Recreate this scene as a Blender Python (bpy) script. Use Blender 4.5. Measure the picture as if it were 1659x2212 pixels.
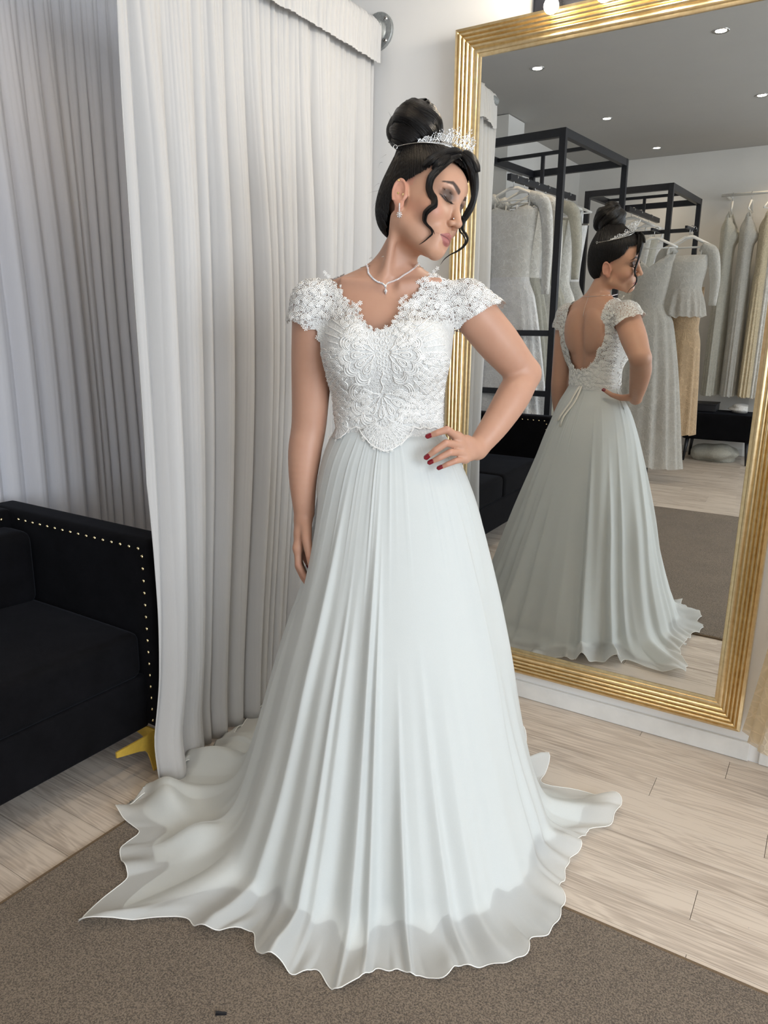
import bpy, bmesh, math, random
import numpy as np
from mathutils import Vector, Matrix
from mathutils.bvhtree import BVHTree

SC = bpy.context.scene
COL = SC.collection
for _o in list(bpy.data.objects):
    bpy.data.objects.remove(_o)
rnd = random.Random(7)
R = math.radians

# ------------------------------------------------------------------ camera
CAM_F, CAM_YAW, CAM_PITCH, CAM_ROLL = 1558.6, 31.83, 13.64, -0.91   # focal length in px of 1659x2212
CAM_POS = np.array([0.0, -2.467, 1.35])
def _cam_axes():
    y, p, r = np.radians([CAM_YAW, CAM_PITCH, CAM_ROLL])
    F = np.array([-np.sin(y)*np.cos(p), np.cos(y)*np.cos(p), -np.sin(p)])
    Rr = np.array([np.cos(y), np.sin(y), 0.0]); U = np.cross(Rr, F)
    R2 = np.cos(r)*Rr - np.sin(r)*U
    return F, R2, np.cross(R2, F)
CF, CR, CU = _cam_axes()
_cd = bpy.data.cameras.new('camera'); cam = bpy.data.objects.new('camera', _cd); COL.objects.link(cam)
_cd.sensor_fit = 'VERTICAL'; _cd.sensor_height = 36.0; _cd.lens = CAM_F/2212*36.0
_cd.clip_start = 0.02; _cd.clip_end = 60
cam.matrix_world = Matrix(((CR[0], CU[0], -CF[0], CAM_POS[0]), (CR[1], CU[1], -CF[1], CAM_POS[1]),
                           (CR[2], CU[2], -CF[2], CAM_POS[2]), (0, 0, 0, 1)))
SC.camera = cam

# ------------------------------------------------------------------ exposure, world, daylight
SC.view_settings.view_transform = 'Standard'; SC.view_settings.look = 'None'
SC.view_settings.gamma = 1.0; SC.view_settings.use_curve_mapping = False
SC.view_settings.exposure = 0.38
W_ = bpy.data.worlds.new('world'); SC.world = W_; W_.use_nodes = True
_bg = W_.node_tree.nodes['Background']; _bg.inputs[0].default_value = (0.80, 0.88, 1.0, 1); _bg.inputs[1].default_value = 0.6
def area_light(name, loc, target, sx, sy, power, color):
    d = bpy.data.lights.new(name, 'AREA'); d.shape = 'RECTANGLE'; d.size = sx; d.size_y = sy
    d.energy = power; d.color = color
    o = bpy.data.objects.new(name, d); COL.objects.link(o); o.location = loc
    v = Vector(target)-Vector(loc); o.rotation_euler = v.to_track_quat('-Z', 'Y').to_euler()
    return o
# daylight through the right-hand shop window, plus an added fill behind the camera
area_light('window_daylight_side', (2.93, -2.35, 1.62), (-1, -1.8, 1.1), 2.2, 2.0, 112, (0.86, 0.93, 1.0))
area_light('rear_fill_light', (1.35, -6.0, 1.55), (0.2, 0, 1.1), 2.0, 2.1, 30, (0.84, 0.91, 1.0))

# ------------------------------------------------------------------ helpers
def link(name, me, mat=None, parent=None):
    o = bpy.data.objects.new(name, me); COL.objects.link(o)
    if mat is not None:
        me.materials.clear(); me.materials.append(mat)
    if parent is not None: o.parent = parent
    return o
def mesh(name, V, F, mat=None, parent=None, smooth=False):
    me = bpy.data.meshes.new(name)
    me.from_pydata([tuple(map(float, v)) for v in V], [], [tuple(map(int, f)) for f in F]); me.update()
    if smooth: me.shade_smooth()
    return link(name, me, mat, parent)
def np_mesh(name, V, Q, mat=None, parent=None, smooth=True):
    """fast path: V (n,3) float array, Q (m,k) int array, all faces of k corners"""
    V = np.asarray(V, np.float32); Q = np.asarray(Q, np.int32)
    me = bpy.data.meshes.new(name); k = Q.shape[1]
    me.vertices.add(len(V)); me.vertices.foreach_set('co', V.ravel())
    me.loops.add(Q.size); me.loops.foreach_set('vertex_index', Q.ravel())
    me.polygons.add(len(Q)); me.polygons.foreach_set('loop_start', np.arange(0, Q.size, k, dtype=np.int32))
    me.polygons.foreach_set('loop_total', np.full(len(Q), k, np.int32))
    me.update(calc_edges=True); me.validate()
    if smooth: me.shade_smooth()
    return link(name, me, mat, parent)
def grid_quads(nu, nv, wrap_u=False):
    iu = np.arange(nu if wrap_u else nu-1); iv = np.arange(nv-1)
    a, b = np.meshgrid(iu, iv, indexing='ij'); a2 = (a+1) % nu
    return np.stack([a*nv+b, a2*nv+b, a2*nv+b+1, a*nv+b+1], -1).reshape(-1, 4)
def bm_obj(name, bm, mat=None, parent=None, smooth=False):
    me = bpy.data.meshes.new(name); bm.to_mesh(me); bm.free()
    if smooth: me.shade_smooth()
    return link(name, me, mat, parent)
def box_bm(bm, c, s, rot=None, bevel=0.0):
    r = bmesh.ops.create_cube(bm, size=1.0); vs = r['verts']
    for v in vs: v.co = Vector((v.co.x*s[0], v.co.y*s[1], v.co.z*s[2]))
    if bevel > 0:
        es = list({e for v in vs for e in v.link_edges})
        rr = bmesh.ops.bevel(bm, geom=es, offset=bevel, segments=2, affect='EDGES', profile=0.5)
        vs = list({v for f in rr['faces'] for v in f.verts} | {v for v in vs if v.is_valid})
    for v in vs:
        p = Vector(v.co)
        if rot is not None: p = rot @ p
        v.co = p+Vector(c)
    return vs
def box(name, c, s, mat, parent=None, rot=None, bevel=0.0):
    bm = bmesh.new(); box_bm(bm, c, s, rot, bevel); return bm_obj(name, bm, mat, parent)
def tube_arrays(P, rad, n=8, cap=True, flat=1.0, closed=False):
    """sweep a circle (or ellipse) along polyline P; returns V, F"""
    P = [Vector(p) for p in P]; m = len(P)
    if not hasattr(rad, '__len__'): rad = [rad]*m
    V = []; F = []; up = None
    for i in range(m):
        if closed: t = (P[(i+1) % m]-P[i-1])
        else: t = (P[min(i+1, m-1)]-P[max(i-1, 0)])
        if t.length < 1e-9: t = Vector((0, 0, 1))
        t.normalize()
        if up is None: up = t.orthogonal().normalized()
        up = (up-t*up.dot(t))
        if up.length < 1e-6: up = t.orthogonal()
        up.normalize(); sd = t.cross(up)
        for k in range(n):
            a = 2*math.pi*k/n
            V.append(P[i]+up*(math.cos(a)*rad[i])+sd*(math.sin(a)*rad[i]*flat))
    for i in range(m if closed else m-1):
        j = (i+1) % m
        for k in range(n):
            F.append((i*n+k, i*n+(k+1) % n, j*n+(k+1) % n, j*n+k))
    if cap and not closed:
        F.append(tuple(range(n-1, -1, -1))); F.append(tuple((m-1)*n+k for k in range(n)))
    return V, F
class MB:
    """collects pieces of ONE part"""
    def __init__(s): s.V = []; s.F = []
    def add(s, V, F):
        b = len(s.V); s.V += [tuple(v) for v in V]; s.F += [tuple(i+b for i in f) for f in F]; return s
    def tube(s, P, rad, n=8, **k): return s.add(*tube_arrays(P, rad, n, **k))
    def box(s, c, d, rot=None, bevel=0.0):
        bm = bmesh.new(); box_bm(bm, c, d, rot, bevel); bm.verts.index_update()
        s.add([v.co[:] for v in bm.verts], [[v.index for v in f.verts] for f in bm.faces]); bm.free(); return s
    def sphere(s, c, r, nu=10, nv=6, sc=(1, 1, 1)):
        V = []; F = []
        for j in range(1, nv):
            th = math.pi*j/nv
            for i in range(nu):
                a = 2*math.pi*i/nu
                V.append((c[0]+r*sc[0]*math.sin(th)*math.cos(a), c[1]+r*sc[1]*math.sin(th)*math.sin(a), c[2]+r*sc[2]*math.cos(th)))
        t = len(V); V.append((c[0], c[1], c[2]+r*sc[2])); V.append((c[0], c[1], c[2]-r*sc[2]))
        for i in range(nu):
            F.append((t, i, (i+1) % nu)); F.append((t+1, (nv-2)*nu+(i+1) % nu, (nv-2)*nu+i))
            for j in range(nv-2): F.append((j*nu+i, (j+1)*nu+i, (j+1)*nu+(i+1) % nu, j*nu+(i+1) % nu))
        return s.add(V, F)
    def build(s, name, mat, parent=None, smooth=True): return mesh(name, s.V, s.F, mat, parent, smooth)
def empty(name, loc=(0, 0, 0), rz=0.0):
    o = bpy.data.objects.new(name, None); COL.objects.link(o); o.location = loc; o.rotation_euler = (0, 0, rz)
    o.empty_display_size = 0.1; return o
def tag(o, label=None, cat=None, group=None, kind=None):
    if label: o['label'] = label
    if cat: o['category'] = cat
    if group: o['group'] = group
    if kind: o['kind'] = kind
    return o
def copy_tree(o, parent=None):
    c = o.copy(); COL.objects.link(c); c.parent = parent
    for ch in list(o.children): copy_tree(ch, c)
    return c
def smst(x, a, b):
    t = np.clip((np.asarray(x, float)-a)/(b-a), 0, 1); return t*t*(3-2*t)

# ------------------------------------------------------------------ materials
MATS = {}
class NT:
    def __init__(s, name):
        s.m = bpy.data.materials.new(name); s.m.use_nodes = True; s.t = s.m.node_tree; s.n = s.t.nodes; s.l = s.t.links
        s.b = s.n['Principled BSDF']; s.out = s.n['Material Output']; MATS[name] = s.m
    def node(s, typ, **kw):
        nd = s.n.new(typ)
        for k, v in kw.items():
            if hasattr(nd, k) and k not in ('Scale',): setattr(nd, k, v)
        return nd
    def link(s, a, b): s.l.new(a, b)
    def coord(s, kind='Object', scale=(1, 1, 1), rot=(0, 0, 0)):
        tc = s.node('ShaderNodeTexCoord'); mp = s.node('ShaderNodeMapping')
        mp.inputs['Scale'].default_value = scale; mp.inputs['Rotation'].default_value = rot
        s.link(tc.outputs[kind], mp.inputs['Vector']); return mp.outputs['Vector']
    def noise(s, vec, scale, detail=4, rough=0.6, dist=0.0):
        n = s.node('ShaderNodeTexNoise'); n.inputs['Scale'].default_value = scale; n.inputs['Detail'].default_value = detail
        n.inputs['Roughness'].default_value = rough; n.inputs['Distortion'].default_value = dist
        if vec is not None: s.link(vec, n.inputs['Vector'])
        return n.outputs['Fac']
    def ramp(s, fac, stops):
        r = s.node('ShaderNodeValToRGB'); e = r.color_ramp.elements
        while len(e) < len(stops): e.new(0.5)
        for i, (p, c) in enumerate(stops):
            e[i].position = p; e[i].color = (c[0], c[1], c[2], 1) if hasattr(c, '__len__') else (c, c, c, 1)
        s.link(fac, r.inputs['Fac']); return r.outputs['Color']
    def bump(s, h, strength, dist=0.01):
        b = s.node('ShaderNodeBump'); b.inputs['Strength'].default_value = strength; b.inputs['Distance'].default_value = dist
        s.link(h, b.inputs['Height']); s.link(b.outputs['Normal'], s.b.inputs['Normal']); return b
    def set(s, **kw):
        for k, v in kw.items(): s.b.inputs[k.replace('_', ' ')].default_value = v
        return s
    def base(s, sock): s.link(sock, s.b.inputs['Base Color'])
def plain(name, col, rough=0.5, metal=0.0, nscale=30, namt=0.06, bump=0.0, **kw):
    """one colour with faint procedural mottling"""
    m = NT(name); v = m.coord('Object'); f = m.noise(v, nscale)
    lo = [max(0, c*(1-namt)) for c in col]; hi = [min(1, c*(1+namt)) for c in col]
    m.base(m.ramp(f, [(0.3, lo), (0.7, hi)])); m.set(Roughness=rough, Metallic=metal, **kw)
    if bump: m.bump(f, bump, 0.004)
    return m.m
def add_transparency(m, amount_socket_or_value, trans_col=(1, 1, 1), translucent=0.0, tcol=(0.9, 0.9, 0.9)):
    """mix the principled shader with a see-through one (sheer cloth)"""
    sh = m.b.outputs[0]
    if translucent > 0:
        tl = m.node('ShaderNodeBsdfTranslucent'); tl.inputs[0].default_value = (*tcol, 1)
        mx = m.node('ShaderNodeMixShader'); mx.inputs[0].default_value = translucent
        m.link(sh, mx.inputs[1]); m.link(tl.outputs[0], mx.inputs[2]); sh = mx.outputs[0]
    tr = m.node('ShaderNodeBsdfTransparent'); tr.inputs[0].default_value = (*trans_col, 1)
    mx = m.node('ShaderNodeMixShader')
    if hasattr(amount_socket_or_value, 'is_output'): m.link(amount_socket_or_value, mx.inputs[0])
    else: mx.inputs[0].default_value = amount_socket_or_value
    m.link(sh, mx.inputs[1]); m.link(tr.outputs[0], mx.inputs[2]); m.link(mx.outputs[0], m.out.inputs['Surface'])

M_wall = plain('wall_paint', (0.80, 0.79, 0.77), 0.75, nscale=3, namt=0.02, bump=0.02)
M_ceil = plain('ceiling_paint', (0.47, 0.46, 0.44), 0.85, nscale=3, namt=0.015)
M_base = plain('baseboard_paint', (0.74, 0.74, 0.72), 0.5, nscale=14, namt=0.05)
M_black_metal = plain('black_metal', (0.012, 0.013, 0.018), 0.42, 0.0, nscale=60, namt=0.2)
M_galv = plain('galvanised_steel', (0.34, 0.36, 0.36), 0.5, 0.6, nscale=90, namt=0.2, bump=0.1)
M_steel = plain('steel', (0.62, 0.62, 0.62), 0.25, 1.0, nscale=90, namt=0.1)
M_silver = plain('silver', (0.86, 0.85, 0.82), 0.16, 1.0, nscale=120, namt=0.05)
M_goldpaint = plain('gold_lacquer', (0.86, 0.58, 0.10), 0.35, 0.55, nscale=60, namt=0.06)
def mk_brass():
    m = NT('polished_brass'); v = m.coord('Object', (1, 1, 1)); f = m.noise(v, 55, 3)
    m.base(m.ramp(f, [(0.3, (0.70, 0.54, 0.30)), (0.7, (0.82, 0.67, 0.42))]))
    m.set(Metallic=1.0, Roughness=0.29); m.bump(m.noise(v, 9, 2), 0.02, 0.01); return m.m
M_brass = mk_brass()
def mk_mirror():
    m = NT('mirror_glass'); m.set(Metallic=1.0, Roughness=0.0)
    v = m.coord('Object'); m.base(m.ramp(m.noise(v, 2, 2), [(0.2, (0.735, 0.745, 0.73)), (0.8, (0.755, 0.765, 0.75))])); return m.m
M_mirror = mk_mirror()
def mk_floor():
    m = NT('whitewashed_ash'); tc = m.node('ShaderNodeTexCoord'); oi = m.node('ShaderNodeObjectInfo')
    off = m.node('ShaderNodeVectorMath', operation='SCALE'); cmb = m.node('ShaderNodeCombineXYZ')
    m.link(oi.outputs['Random'], cmb.inputs[0]); m.link(oi.outputs['Random'], cmb.inputs[1]); m.link(oi.outputs['Random'], cmb.inputs[2])
    m.link(cmb.outputs[0], off.inputs[0]); off.inputs['Scale'].default_value = 37.0
    ad = m.node('ShaderNodeVectorMath', operation='ADD'); m.link(tc.outputs['Object'], ad.inputs[0]); m.link(off.outputs[0], ad.inputs[1])
    mp = m.node('ShaderNodeMapping'); mp.inputs['Scale'].default_value = (0.55, 5.5, 1); m.link(ad.outputs[0], mp.inputs[0])
    big = m.noise(mp.outputs[0], 2.2, 3, 0.5, 0.6)
    wv = m.node('ShaderNodeMath', operation='MULTIPLY'); m.link(big, wv.inputs[0]); wv.inputs[1].default_value = 75.0
    sn = m.node('ShaderNodeMath', operation='SINE'); m.link(wv.outputs[0], sn.inputs[0])
    mp2 = m.node('ShaderNodeMapping'); mp2.inputs['Scale'].default_value = (3.0, 130, 1); m.link(ad.outputs[0], mp2.inputs[0])
    fine = m.noise(mp2.outputs[0], 1.5, 4, 0.6)
    mp3 = m.node('ShaderNodeMapping'); mp3.inputs['Scale'].default_value = (1.1, 7, 1); m.link(ad.outputs[0], mp3.inputs[0])
    blotch = m.noise(mp3.outputs[0], 1.6, 2, 0.5)
    a = m.node('ShaderNodeMath', operation='MULTIPLY_ADD'); m.link(sn.outputs[0], a.inputs[0]); a.inputs[1].default_value = 0.10; m.link(fine, a.inputs[2])
    b = m.node('ShaderNodeMath', operation='MULTIPLY_ADD'); m.link(blotch, b.inputs[0]); b.inputs[1].default_value = 0.7; m.link(a.outputs[0], b.inputs[2])
    c2 = m.node('ShaderNodeMath', operation='MULTIPLY_ADD'); m.link(oi.outputs['Random'], c2.inputs[0]); c2.inputs[1].default_value = 0.16; m.link(b.outputs[0], c2.inputs[2])
    m.base(m.ramp(c2.outputs[0], [(0.55, (0.36, 0.30, 0.25)), (0.95, (0.58, 0.505, 0.435)), (1.0, (0.63, 0.555, 0.48))]))
    m.set(Roughness=0.42, Specular_IOR_Level=0.4); m.bump(fine, 0.05, 0.003); return m.m
M_floor = mk_floor()
M_subfloor = plain('subfloor', (0.16, 0.13, 0.11), 0.9)
def mk_rug():
    m = NT('brown_carpet'); v = m.coord('Object')
    f = m.noise(v, 900, 2, 0.7); g = m.noise(v, 270, 2, 0.75); h = m.noise(v, 5, 3)
    a = m.node('ShaderNodeMath', operation='MULTIPLY_ADD'); m.link(f, a.inputs[0]); a.inputs[1].default_value = 0.75; m.link(g, a.inputs[2])
    b = m.node('ShaderNodeMath', operation='MULTIPLY_ADD'); m.link(h, b.inputs[0]); b.inputs[1].default_value = 0.12; m.link(a.outputs[0], b.inputs[2])
    m.base(m.ramp(b.outputs[0], [(0.70, (0.040, 0.027, 0.017)), (0.90, (0.125, 0.090, 0.062)), (1.0, (0.32, 0.25, 0.18))]))
    m.set(Roughness=1.0, Specular_IOR_Level=0.05, Sheen_Weight=0.3); m.bump(a.outputs[0], 0.9, 0.006); return m.m
M_rug = mk_rug()
M_rug_edge = plain('carpet_binding', (0.15, 0.105, 0.065), 0.9, nscale=400, namt=0.3)
def mk_velvet():
    m = NT('black_velvet'); v = m.coord('Object'); f = m.noise(v, 9, 4)
    m.base(m.ramp(f, [(0.3, (0.0022, 0.0022, 0.0028)), (0.7, (0.005, 0.005, 0.0065))]))
    m.set(Roughness=0.9, Specular_IOR_Level=0.1, Sheen_Weight=0.05, Sheen_Roughness=0.4, Sheen_Tint=(0.5, 0.55, 0.7, 1)); m.bump(m.noise(v, 300, 2), 0.15, 0.002); return m.m
M_velvet = mk_velvet()
def mk_curtain(name, col):
    m = NT(name); v = m.coord('Object', (60, 60, 3)); f = m.noise(v, 6, 3)
    m.base(m.ramp(f, [(0.3, [c*0.97 for c in col]), (0.7, col)])); m.set(Roughness=0.85, Specular_IOR_Level=0.15, Sheen_Weight=0.15)
    m.bump(m.noise(m.coord('Object', (1, 1, 1)), 420, 2), 0.08, 0.001)
    add_transparency(m, 0.0, translucent=0.22, tcol=col); return m.m
M_curtain = mk_curtain('curtain_cloth', (0.655, 0.650, 0.645))
M_curtain2 = mk_curtain('curtain_cloth_daylit', (0.84, 0.85, 0.90))  # lightened and blued to paint daylight into this curtain's colour
def mk_emit(name, col, s):
    m = NT(name); m.set(Emission_Strength=s); m.b.inputs['Emission Color'].default_value = (*col, 1); m.base(m.ramp(m.noise(m.coord('Object'), 5), [(0, (0.9, 0.9, 0.9)), (1, (1, 1, 1))])); return m.m
M_bulb = mk_emit('bulb_glow', (1.0, 0.90, 0.76), 22)
M_downlight = mk_emit('downlight_glow', (1.0, 0.93, 0.82), 30)
# ------------------------------------------------------------------ the room
XL, XR, YF, YB, ZC = -2.72, 2.72, -5.95, 0.0, 3.0
WT = 0.12
def wall_with_hole(name, axis, pos, a0, a1, z0, z1, hole, out):
    """wall as a slab with an opening; axis 'x': plane x=pos spanning y a0..a1"""
    mb = MB(); h0, h1, hz0, hz1 = hole
    def slab(p0, p1, q0, q1):
        if axis == 'x': mb.box((pos+out*WT/2, (p0+p1)/2, (q0+q1)/2), (WT, p1-p0, q1-q0))
        else: mb.box(((p0+p1)/2, pos+out*WT/2, (q0+q1)/2), (p1-p0, WT, q1-q0))
    slab(a0, h0, z0, z1); slab(h1, a1, z0, z1); slab(h0, h1, z0, hz0); slab(h0, h1, hz1, z1)
    o = mb.build(name, M_wall, None, False); return tag(o, kind='structure')
tag(box('wall_back', ((XL+XR)/2, WT/2, ZC/2), (XR-XL+2*WT, WT, ZC), M_wall), 'white painted wall that the gold mirror hangs on', kind='structure')
tag(box('wall_left', (XL-WT/2, (YF+YB)/2, ZC/2), (WT, YB-YF, ZC), M_wall), 'white painted wall behind the curtains and dress racks', kind='structure')
wr = wall_with_hole('wall_right', 'x', XR, YF, YB, 0, ZC, (-3.50, -1.20, 0.6, 2.65), 1)
wf = wall_with_hole('wall_front', 'y', YF, XL, XR, 0, ZC, (0.3, 2.4, 0.45, 2.65), -1)  # opening added for the rear fill light
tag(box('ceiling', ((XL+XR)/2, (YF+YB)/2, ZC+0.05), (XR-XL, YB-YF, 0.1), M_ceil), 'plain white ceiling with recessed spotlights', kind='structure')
# window frames in the two openings
def window(name, axis, pos, a0, a1, z0, z1):
    root = empty(name); tag(root, 'plain unseen window with white frame', kind='structure')
    mb = MB(); t = 0.06
    def bar(p0, p1, q0, q1):
        if axis == 'x': mb.box((pos, (p0+p1)/2, (q0+q1)/2), (t, p1-p0, q1-q0))
        else: mb.box(((p0+p1)/2, pos, (q0+q1)/2), (p1-p0, t, q1-q0))
    bar(a0, a0+t, z0, z1); bar(a1-t, a1, z0, z1); bar(a0, a1, z0, z0+t); bar(a0, a1, z1-t, z1); bar((a0+a1)/2-t/2, (a0+a1)/2+t/2, z0, z1)
    mb.build('window_frame', M_base, root, False)
window('window_1', 'x', XR+0.06, -3.50, -1.20, 0.6, 2.65)
window('fill_window', 'y', YF-0.06, 0.3, 2.4, 0.45, 2.65)  # unseen second window, made up to carry the rear fill
# floor: strips of ash, 112 mm wide, laid along the mirror wall
fl = tag(box('floor', ((XL+XR)/2, (YF+YB)/2, -0.06), (XR-XL, YB-YF, 0.096), M_subfloor), 'pale whitewashed wooden strip floor', kind='structure')
RUG = (-1.55, 1.55, -3.28, -0.965)
PW = 0.1125
_pl = {}
def plank_mesh(L, Wd):
    k = (round(L, 3), round(Wd, 3))
    if k not in _pl:
        bm = bmesh.new(); box_bm(bm, (0, 0, -0.006), (L-0.0012, Wd-0.0012, 0.012))
        top = [e for e in bm.edges if all(v.co.z > -1e-4 for v in e.verts)]
        bmesh.ops.bevel(bm, geom=top, offset=0.0007, segments=1, affect='EDGES')
        me = bpy.data.meshes.new('plank'); bm.to_mesh(me); bm.free(); me.materials.append(M_floor); _pl[k] = me
    return _pl[k]
known = {0: -0.43, 1: -0.14, 3: -0.325, 4: 0.0, 7: -0.131, 2: 0.31, 5: -0.62, 6: 0.27}
row = 0; y1 = 0.0; npl = 0
while y1 > YF+0.02:
    y0 = -0.157-PW*(row-1) if row else -0.0445
    y0 = max(y0, YF)
    x0 = known.get(row, rnd.uniform(-0.9, 0.9))
    L = 1.35
    cuts = sorted([x0+L*i for i in range(-4, 5)])
    cuts = [XL]+[c for c in cuts if XL+0.05 < c < XR-0.05]+[XR]
    for a, b in zip(cuts[:-1], cuts[1:]):
        if a > RUG[0]+0.02 and b < RUG[1]-0.02 and y0 > RUG[2]+0.02 and y1 < RUG[3]-0.02: continue
        o = bpy.data.objects.new('plank', plank_mesh(b-a, y1-y0)); COL.objects.link(o)
        o.location = ((a+b)/2, (y0+y1)/2, 0.0); o.parent = fl; npl += 1
    y1 = y0; row += 1
# rug
rug = empty('rug', ((RUG[0]+RUG[1])/2, (RUG[2]+RUG[3])/2, 0.0)); tag(rug, 'large brown speckled carpet rug on the pale wooden floor', 'rug')
def rug_parts():
    cx, cy = rug.location.x, rug.location.y
    w, h = RUG[1]-RUG[0], RUG[3]-RUG[2]
    box('pile', (0, 0, 0.0056), (w-0.016, h-0.016, 0.0092), M_rug, rug, bevel=0.003)
    mb = MB()
    for (c, s) in (((0, h/2-0.004, 0.0045), (w, 0.008, 0.008)), ((0, -h/2+0.004, 0.0045), (w, 0.008, 0.008)), ((w/2-0.004, 0, 0.0045), (0.008, h-0.016, 0.008)), ((-w/2+0.004, 0, 0.0045), (0.008, h-0.016, 0.008))):
        mb.box(c, s)
    mb.build('binding', M_rug_edge, rug, False)
rug_parts()
# baseboards
tag(box('baseboard_back', (-0.95, -0.007, 0.034), (1.72, 0.014, 0.066), M_base, bevel=0.003), kind='structure')
tag(box('baseboard_right', (1.32, -0.006, 0.029), (2.76, 0.012, 0.056), M_base, bevel=0.003), kind='structure')
tag(box('baseboard_front', (-1.22, YF+0.007, 0.035), (2.95, 0.014, 0.068), M_base, bevel=0.003), kind='structure')
tag(box('baseboard_left', (XL+0.007, -3.0, 0.035), (0.014, 5.86, 0.068), M_base, bevel=0.003), kind='structure')
# boxed pipe casing on the left wall seen high in the mirror
tag(box('trim_1', (XL+0.08, -3.75, ZC/2), (0.156, 0.34, ZC-0.01), M_wall), 'white boxed-in column on the wall behind the dress rack', kind='structure')
# recessed downlights
spots = [(-1.95, -1.1), (-0.82, -1.1), (-1.98, -2.66), (-0.86, -2.6), (-1.94, -4.16), (-0.79, -4.12), (-1.83, -5.5), (-0.7, -5.5), (0.4, -1.1), (0.4, -2.6), (0.4, -4.12), (1.6, -1.1), (1.6, -2.6), (1.6, -4.12)]
names = {2: 'recessed ceiling spotlight above the black sofa, reflected near the mirror corner', 3: 'recessed ceiling spotlight reflected by the top edge of the mirror', 4: 'recessed ceiling spotlight reflected just over the large black rack',
         6: 'recessed ceiling spotlight reflected farthest away, above the smaller black rack', 5: 'recessed ceiling spotlight reflected at the right edge of the mirror'}
def downlight_mesh():
    mb = MB(); n = 20; prof = [(0.030, 0.0), (0.042, -0.004), (0.046, -0.003), (0.047, 0.0)]
    V = []; F = []
    for (r, z) in prof:
        for k in range(n): V.append((r*math.cos(2*math.pi*k/n), r*math.sin(2*math.pi*k/n), z))
    for i in range(3):
        for k in range(n): F.append((i*n+k, i*n+(k+1) % n, (i+1)*n+(k+1) % n, (i+1)*n+k))
    return V, F
dl = empty('downlight', (0, 0, 0)); _v, _f = downlight_mesh(); mesh('trim_ring', _v, _f, M_steel, dl, True)
mb = MB(); mb.add([(0.0305*math.cos(2*math.pi*k/20), 0.0305*math.sin(2*math.pi*k/20), z) for z in (-0.0012, -0.0002) for k in range(20)],
                  [tuple(range(19, -1, -1)), tuple(range(20, 40))]+[(k, (k+1) % 20, 20+(k+1) % 20, 20+k) for k in range(20)])
mb.build('lamp_lens', M_downlight, dl, False)
_ld = bpy.data.lights.new('downlight_beam', 'SPOT'); _ld.energy = 11; _ld.color = (1.0, 0.78, 0.53); _ld.spot_size = R(120); _ld.spot_blend = 0.8; _ld.shadow_soft_size = 0.03
for i, (x, y) in enumerate(spots):
    d = dl if i == 0 else copy_tree(dl)
    d.location = (x, y, ZC-0.0005)
    tag(d, names.get(i, 'recessed ceiling spotlight in the white ceiling, outside the picture'), 'downlight', 'recessed ceiling spotlights')
    lo = bpy.data.objects.new('downlight_beam', _ld); COL.objects.link(lo); lo.location = (x, y, ZC-0.02); lo.parent = None
# ------------------------------------------------------------------ mirror, hung leaning 0.9 degrees into the room
MIR = empty('wall_mirror', (0, -0.004, 0.107)); MIR.rotation_euler = (R(0.9), 0, 0)
tag(MIR, 'tall wall mirror in a fluted polished gold frame', 'mirror')
fx0, fx1, fz0, fz1 = -1.242, -0.124, 0.0, 2.234     # outer frame, local z from the frame's lower edge
FW = 0.089
prof = [(0.0, 0.0), (0.0, -0.024)]
def arc(u0, u1, h0, bulge, n=6):
    return [(u0+(u1-u0)*k/n, h0-bulge*math.sin(math.pi*k/n)) for k in range(n+1)]
prof += [(0.002, -0.030), (0.011, -0.034), (0.013, -0.030)]
prof += arc(0.014, 0.025, -0.029, 0.007)+arc(0.026, 0.037, -0.026, 0.007)+arc(0.038, 0.049, -0.023, 0.006)+arc(0.050, 0.062, -0.019, 0.005)
prof += [(0.063, -0.016)]+arc(0.064, 0.078, -0.015, 0.003, 4)+[(0.079, -0.012), (0.087, -0.0105), (FW, -0.009), (FW, -0.002)]
def frame_side(cs, name):
    V = []; F = []; n = len(prof)
    (ax, az), (bx, bz), (inx, inz), (jnx, jnz) = cs
    for (u, h) in prof: V.append((ax+inx*u, h, az+inz*u))
    for (u, h) in prof: V.append((bx+jnx*u, h, bz+jnz*u))
    for i in range(n-1): F.append((i, i+1, n+i+1, n+i))
    F.append((0, n-1, 2*n-1, n))
    o = mesh(name, V, F, M_brass, MIR, False)
    bm = bmesh.new(); bm.from_mesh(o.data); bmesh.ops.recalc_face_normals(bm, faces=bm.faces); bm.to_mesh(o.data); bm.free()
    o.data.polygons.foreach_set('use_smooth', [True]*len(o.data.polygons)); o.data.set_sharp_from_angle(angle=R(40)); return o
frame_side(((fx0, fz0), (fx0, fz1), (1, 1), (1, -1)), 'frame_rail')
frame_side(((fx0, fz1), (fx1, fz1), (1, -1), (-1, -1)), 'frame_rail')
frame_side(((fx1, fz1), (fx1, fz0), (-1, -1), (-1, 1)), 'frame_rail')
frame_side(((fx1, fz0), (fx0, fz0), (-1, 1), (1, 1)), 'frame_rail')
gx0, gx1, gz0, gz1 = fx0+FW-0.001, fx1-FW+0.001, fz0+FW-0.001, fz1-FW+0.001
bw = 0.016; gy = -0.0062; ey = -0.00606
V = [(gx0, ey, gz0), (gx1, ey, gz0), (gx1, ey, gz1), (gx0, ey, gz1), (gx0+bw, gy, gz0+bw), (gx1-bw, gy, gz0+bw), (gx1-bw, gy, gz1-bw), (gx0+bw, gy, gz1-bw)]
mesh('mirror_pane', V+[(x, -0.003, z) for (x, y, z) in V[:4]], [(4, 5, 6, 7), (0, 1, 5, 4), (1, 2, 6, 5), (2, 3, 7, 6), (3, 0, 4, 7), (8, 11, 10, 9)], M_mirror, MIR, False)
box('backing_board', ((fx0+fx1)/2, -0.0015, (fz0+fz1)/2), (fx1-fx0-0.02, 0.002, fz1-fz0-0.02), M_subfloor, MIR)

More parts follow.
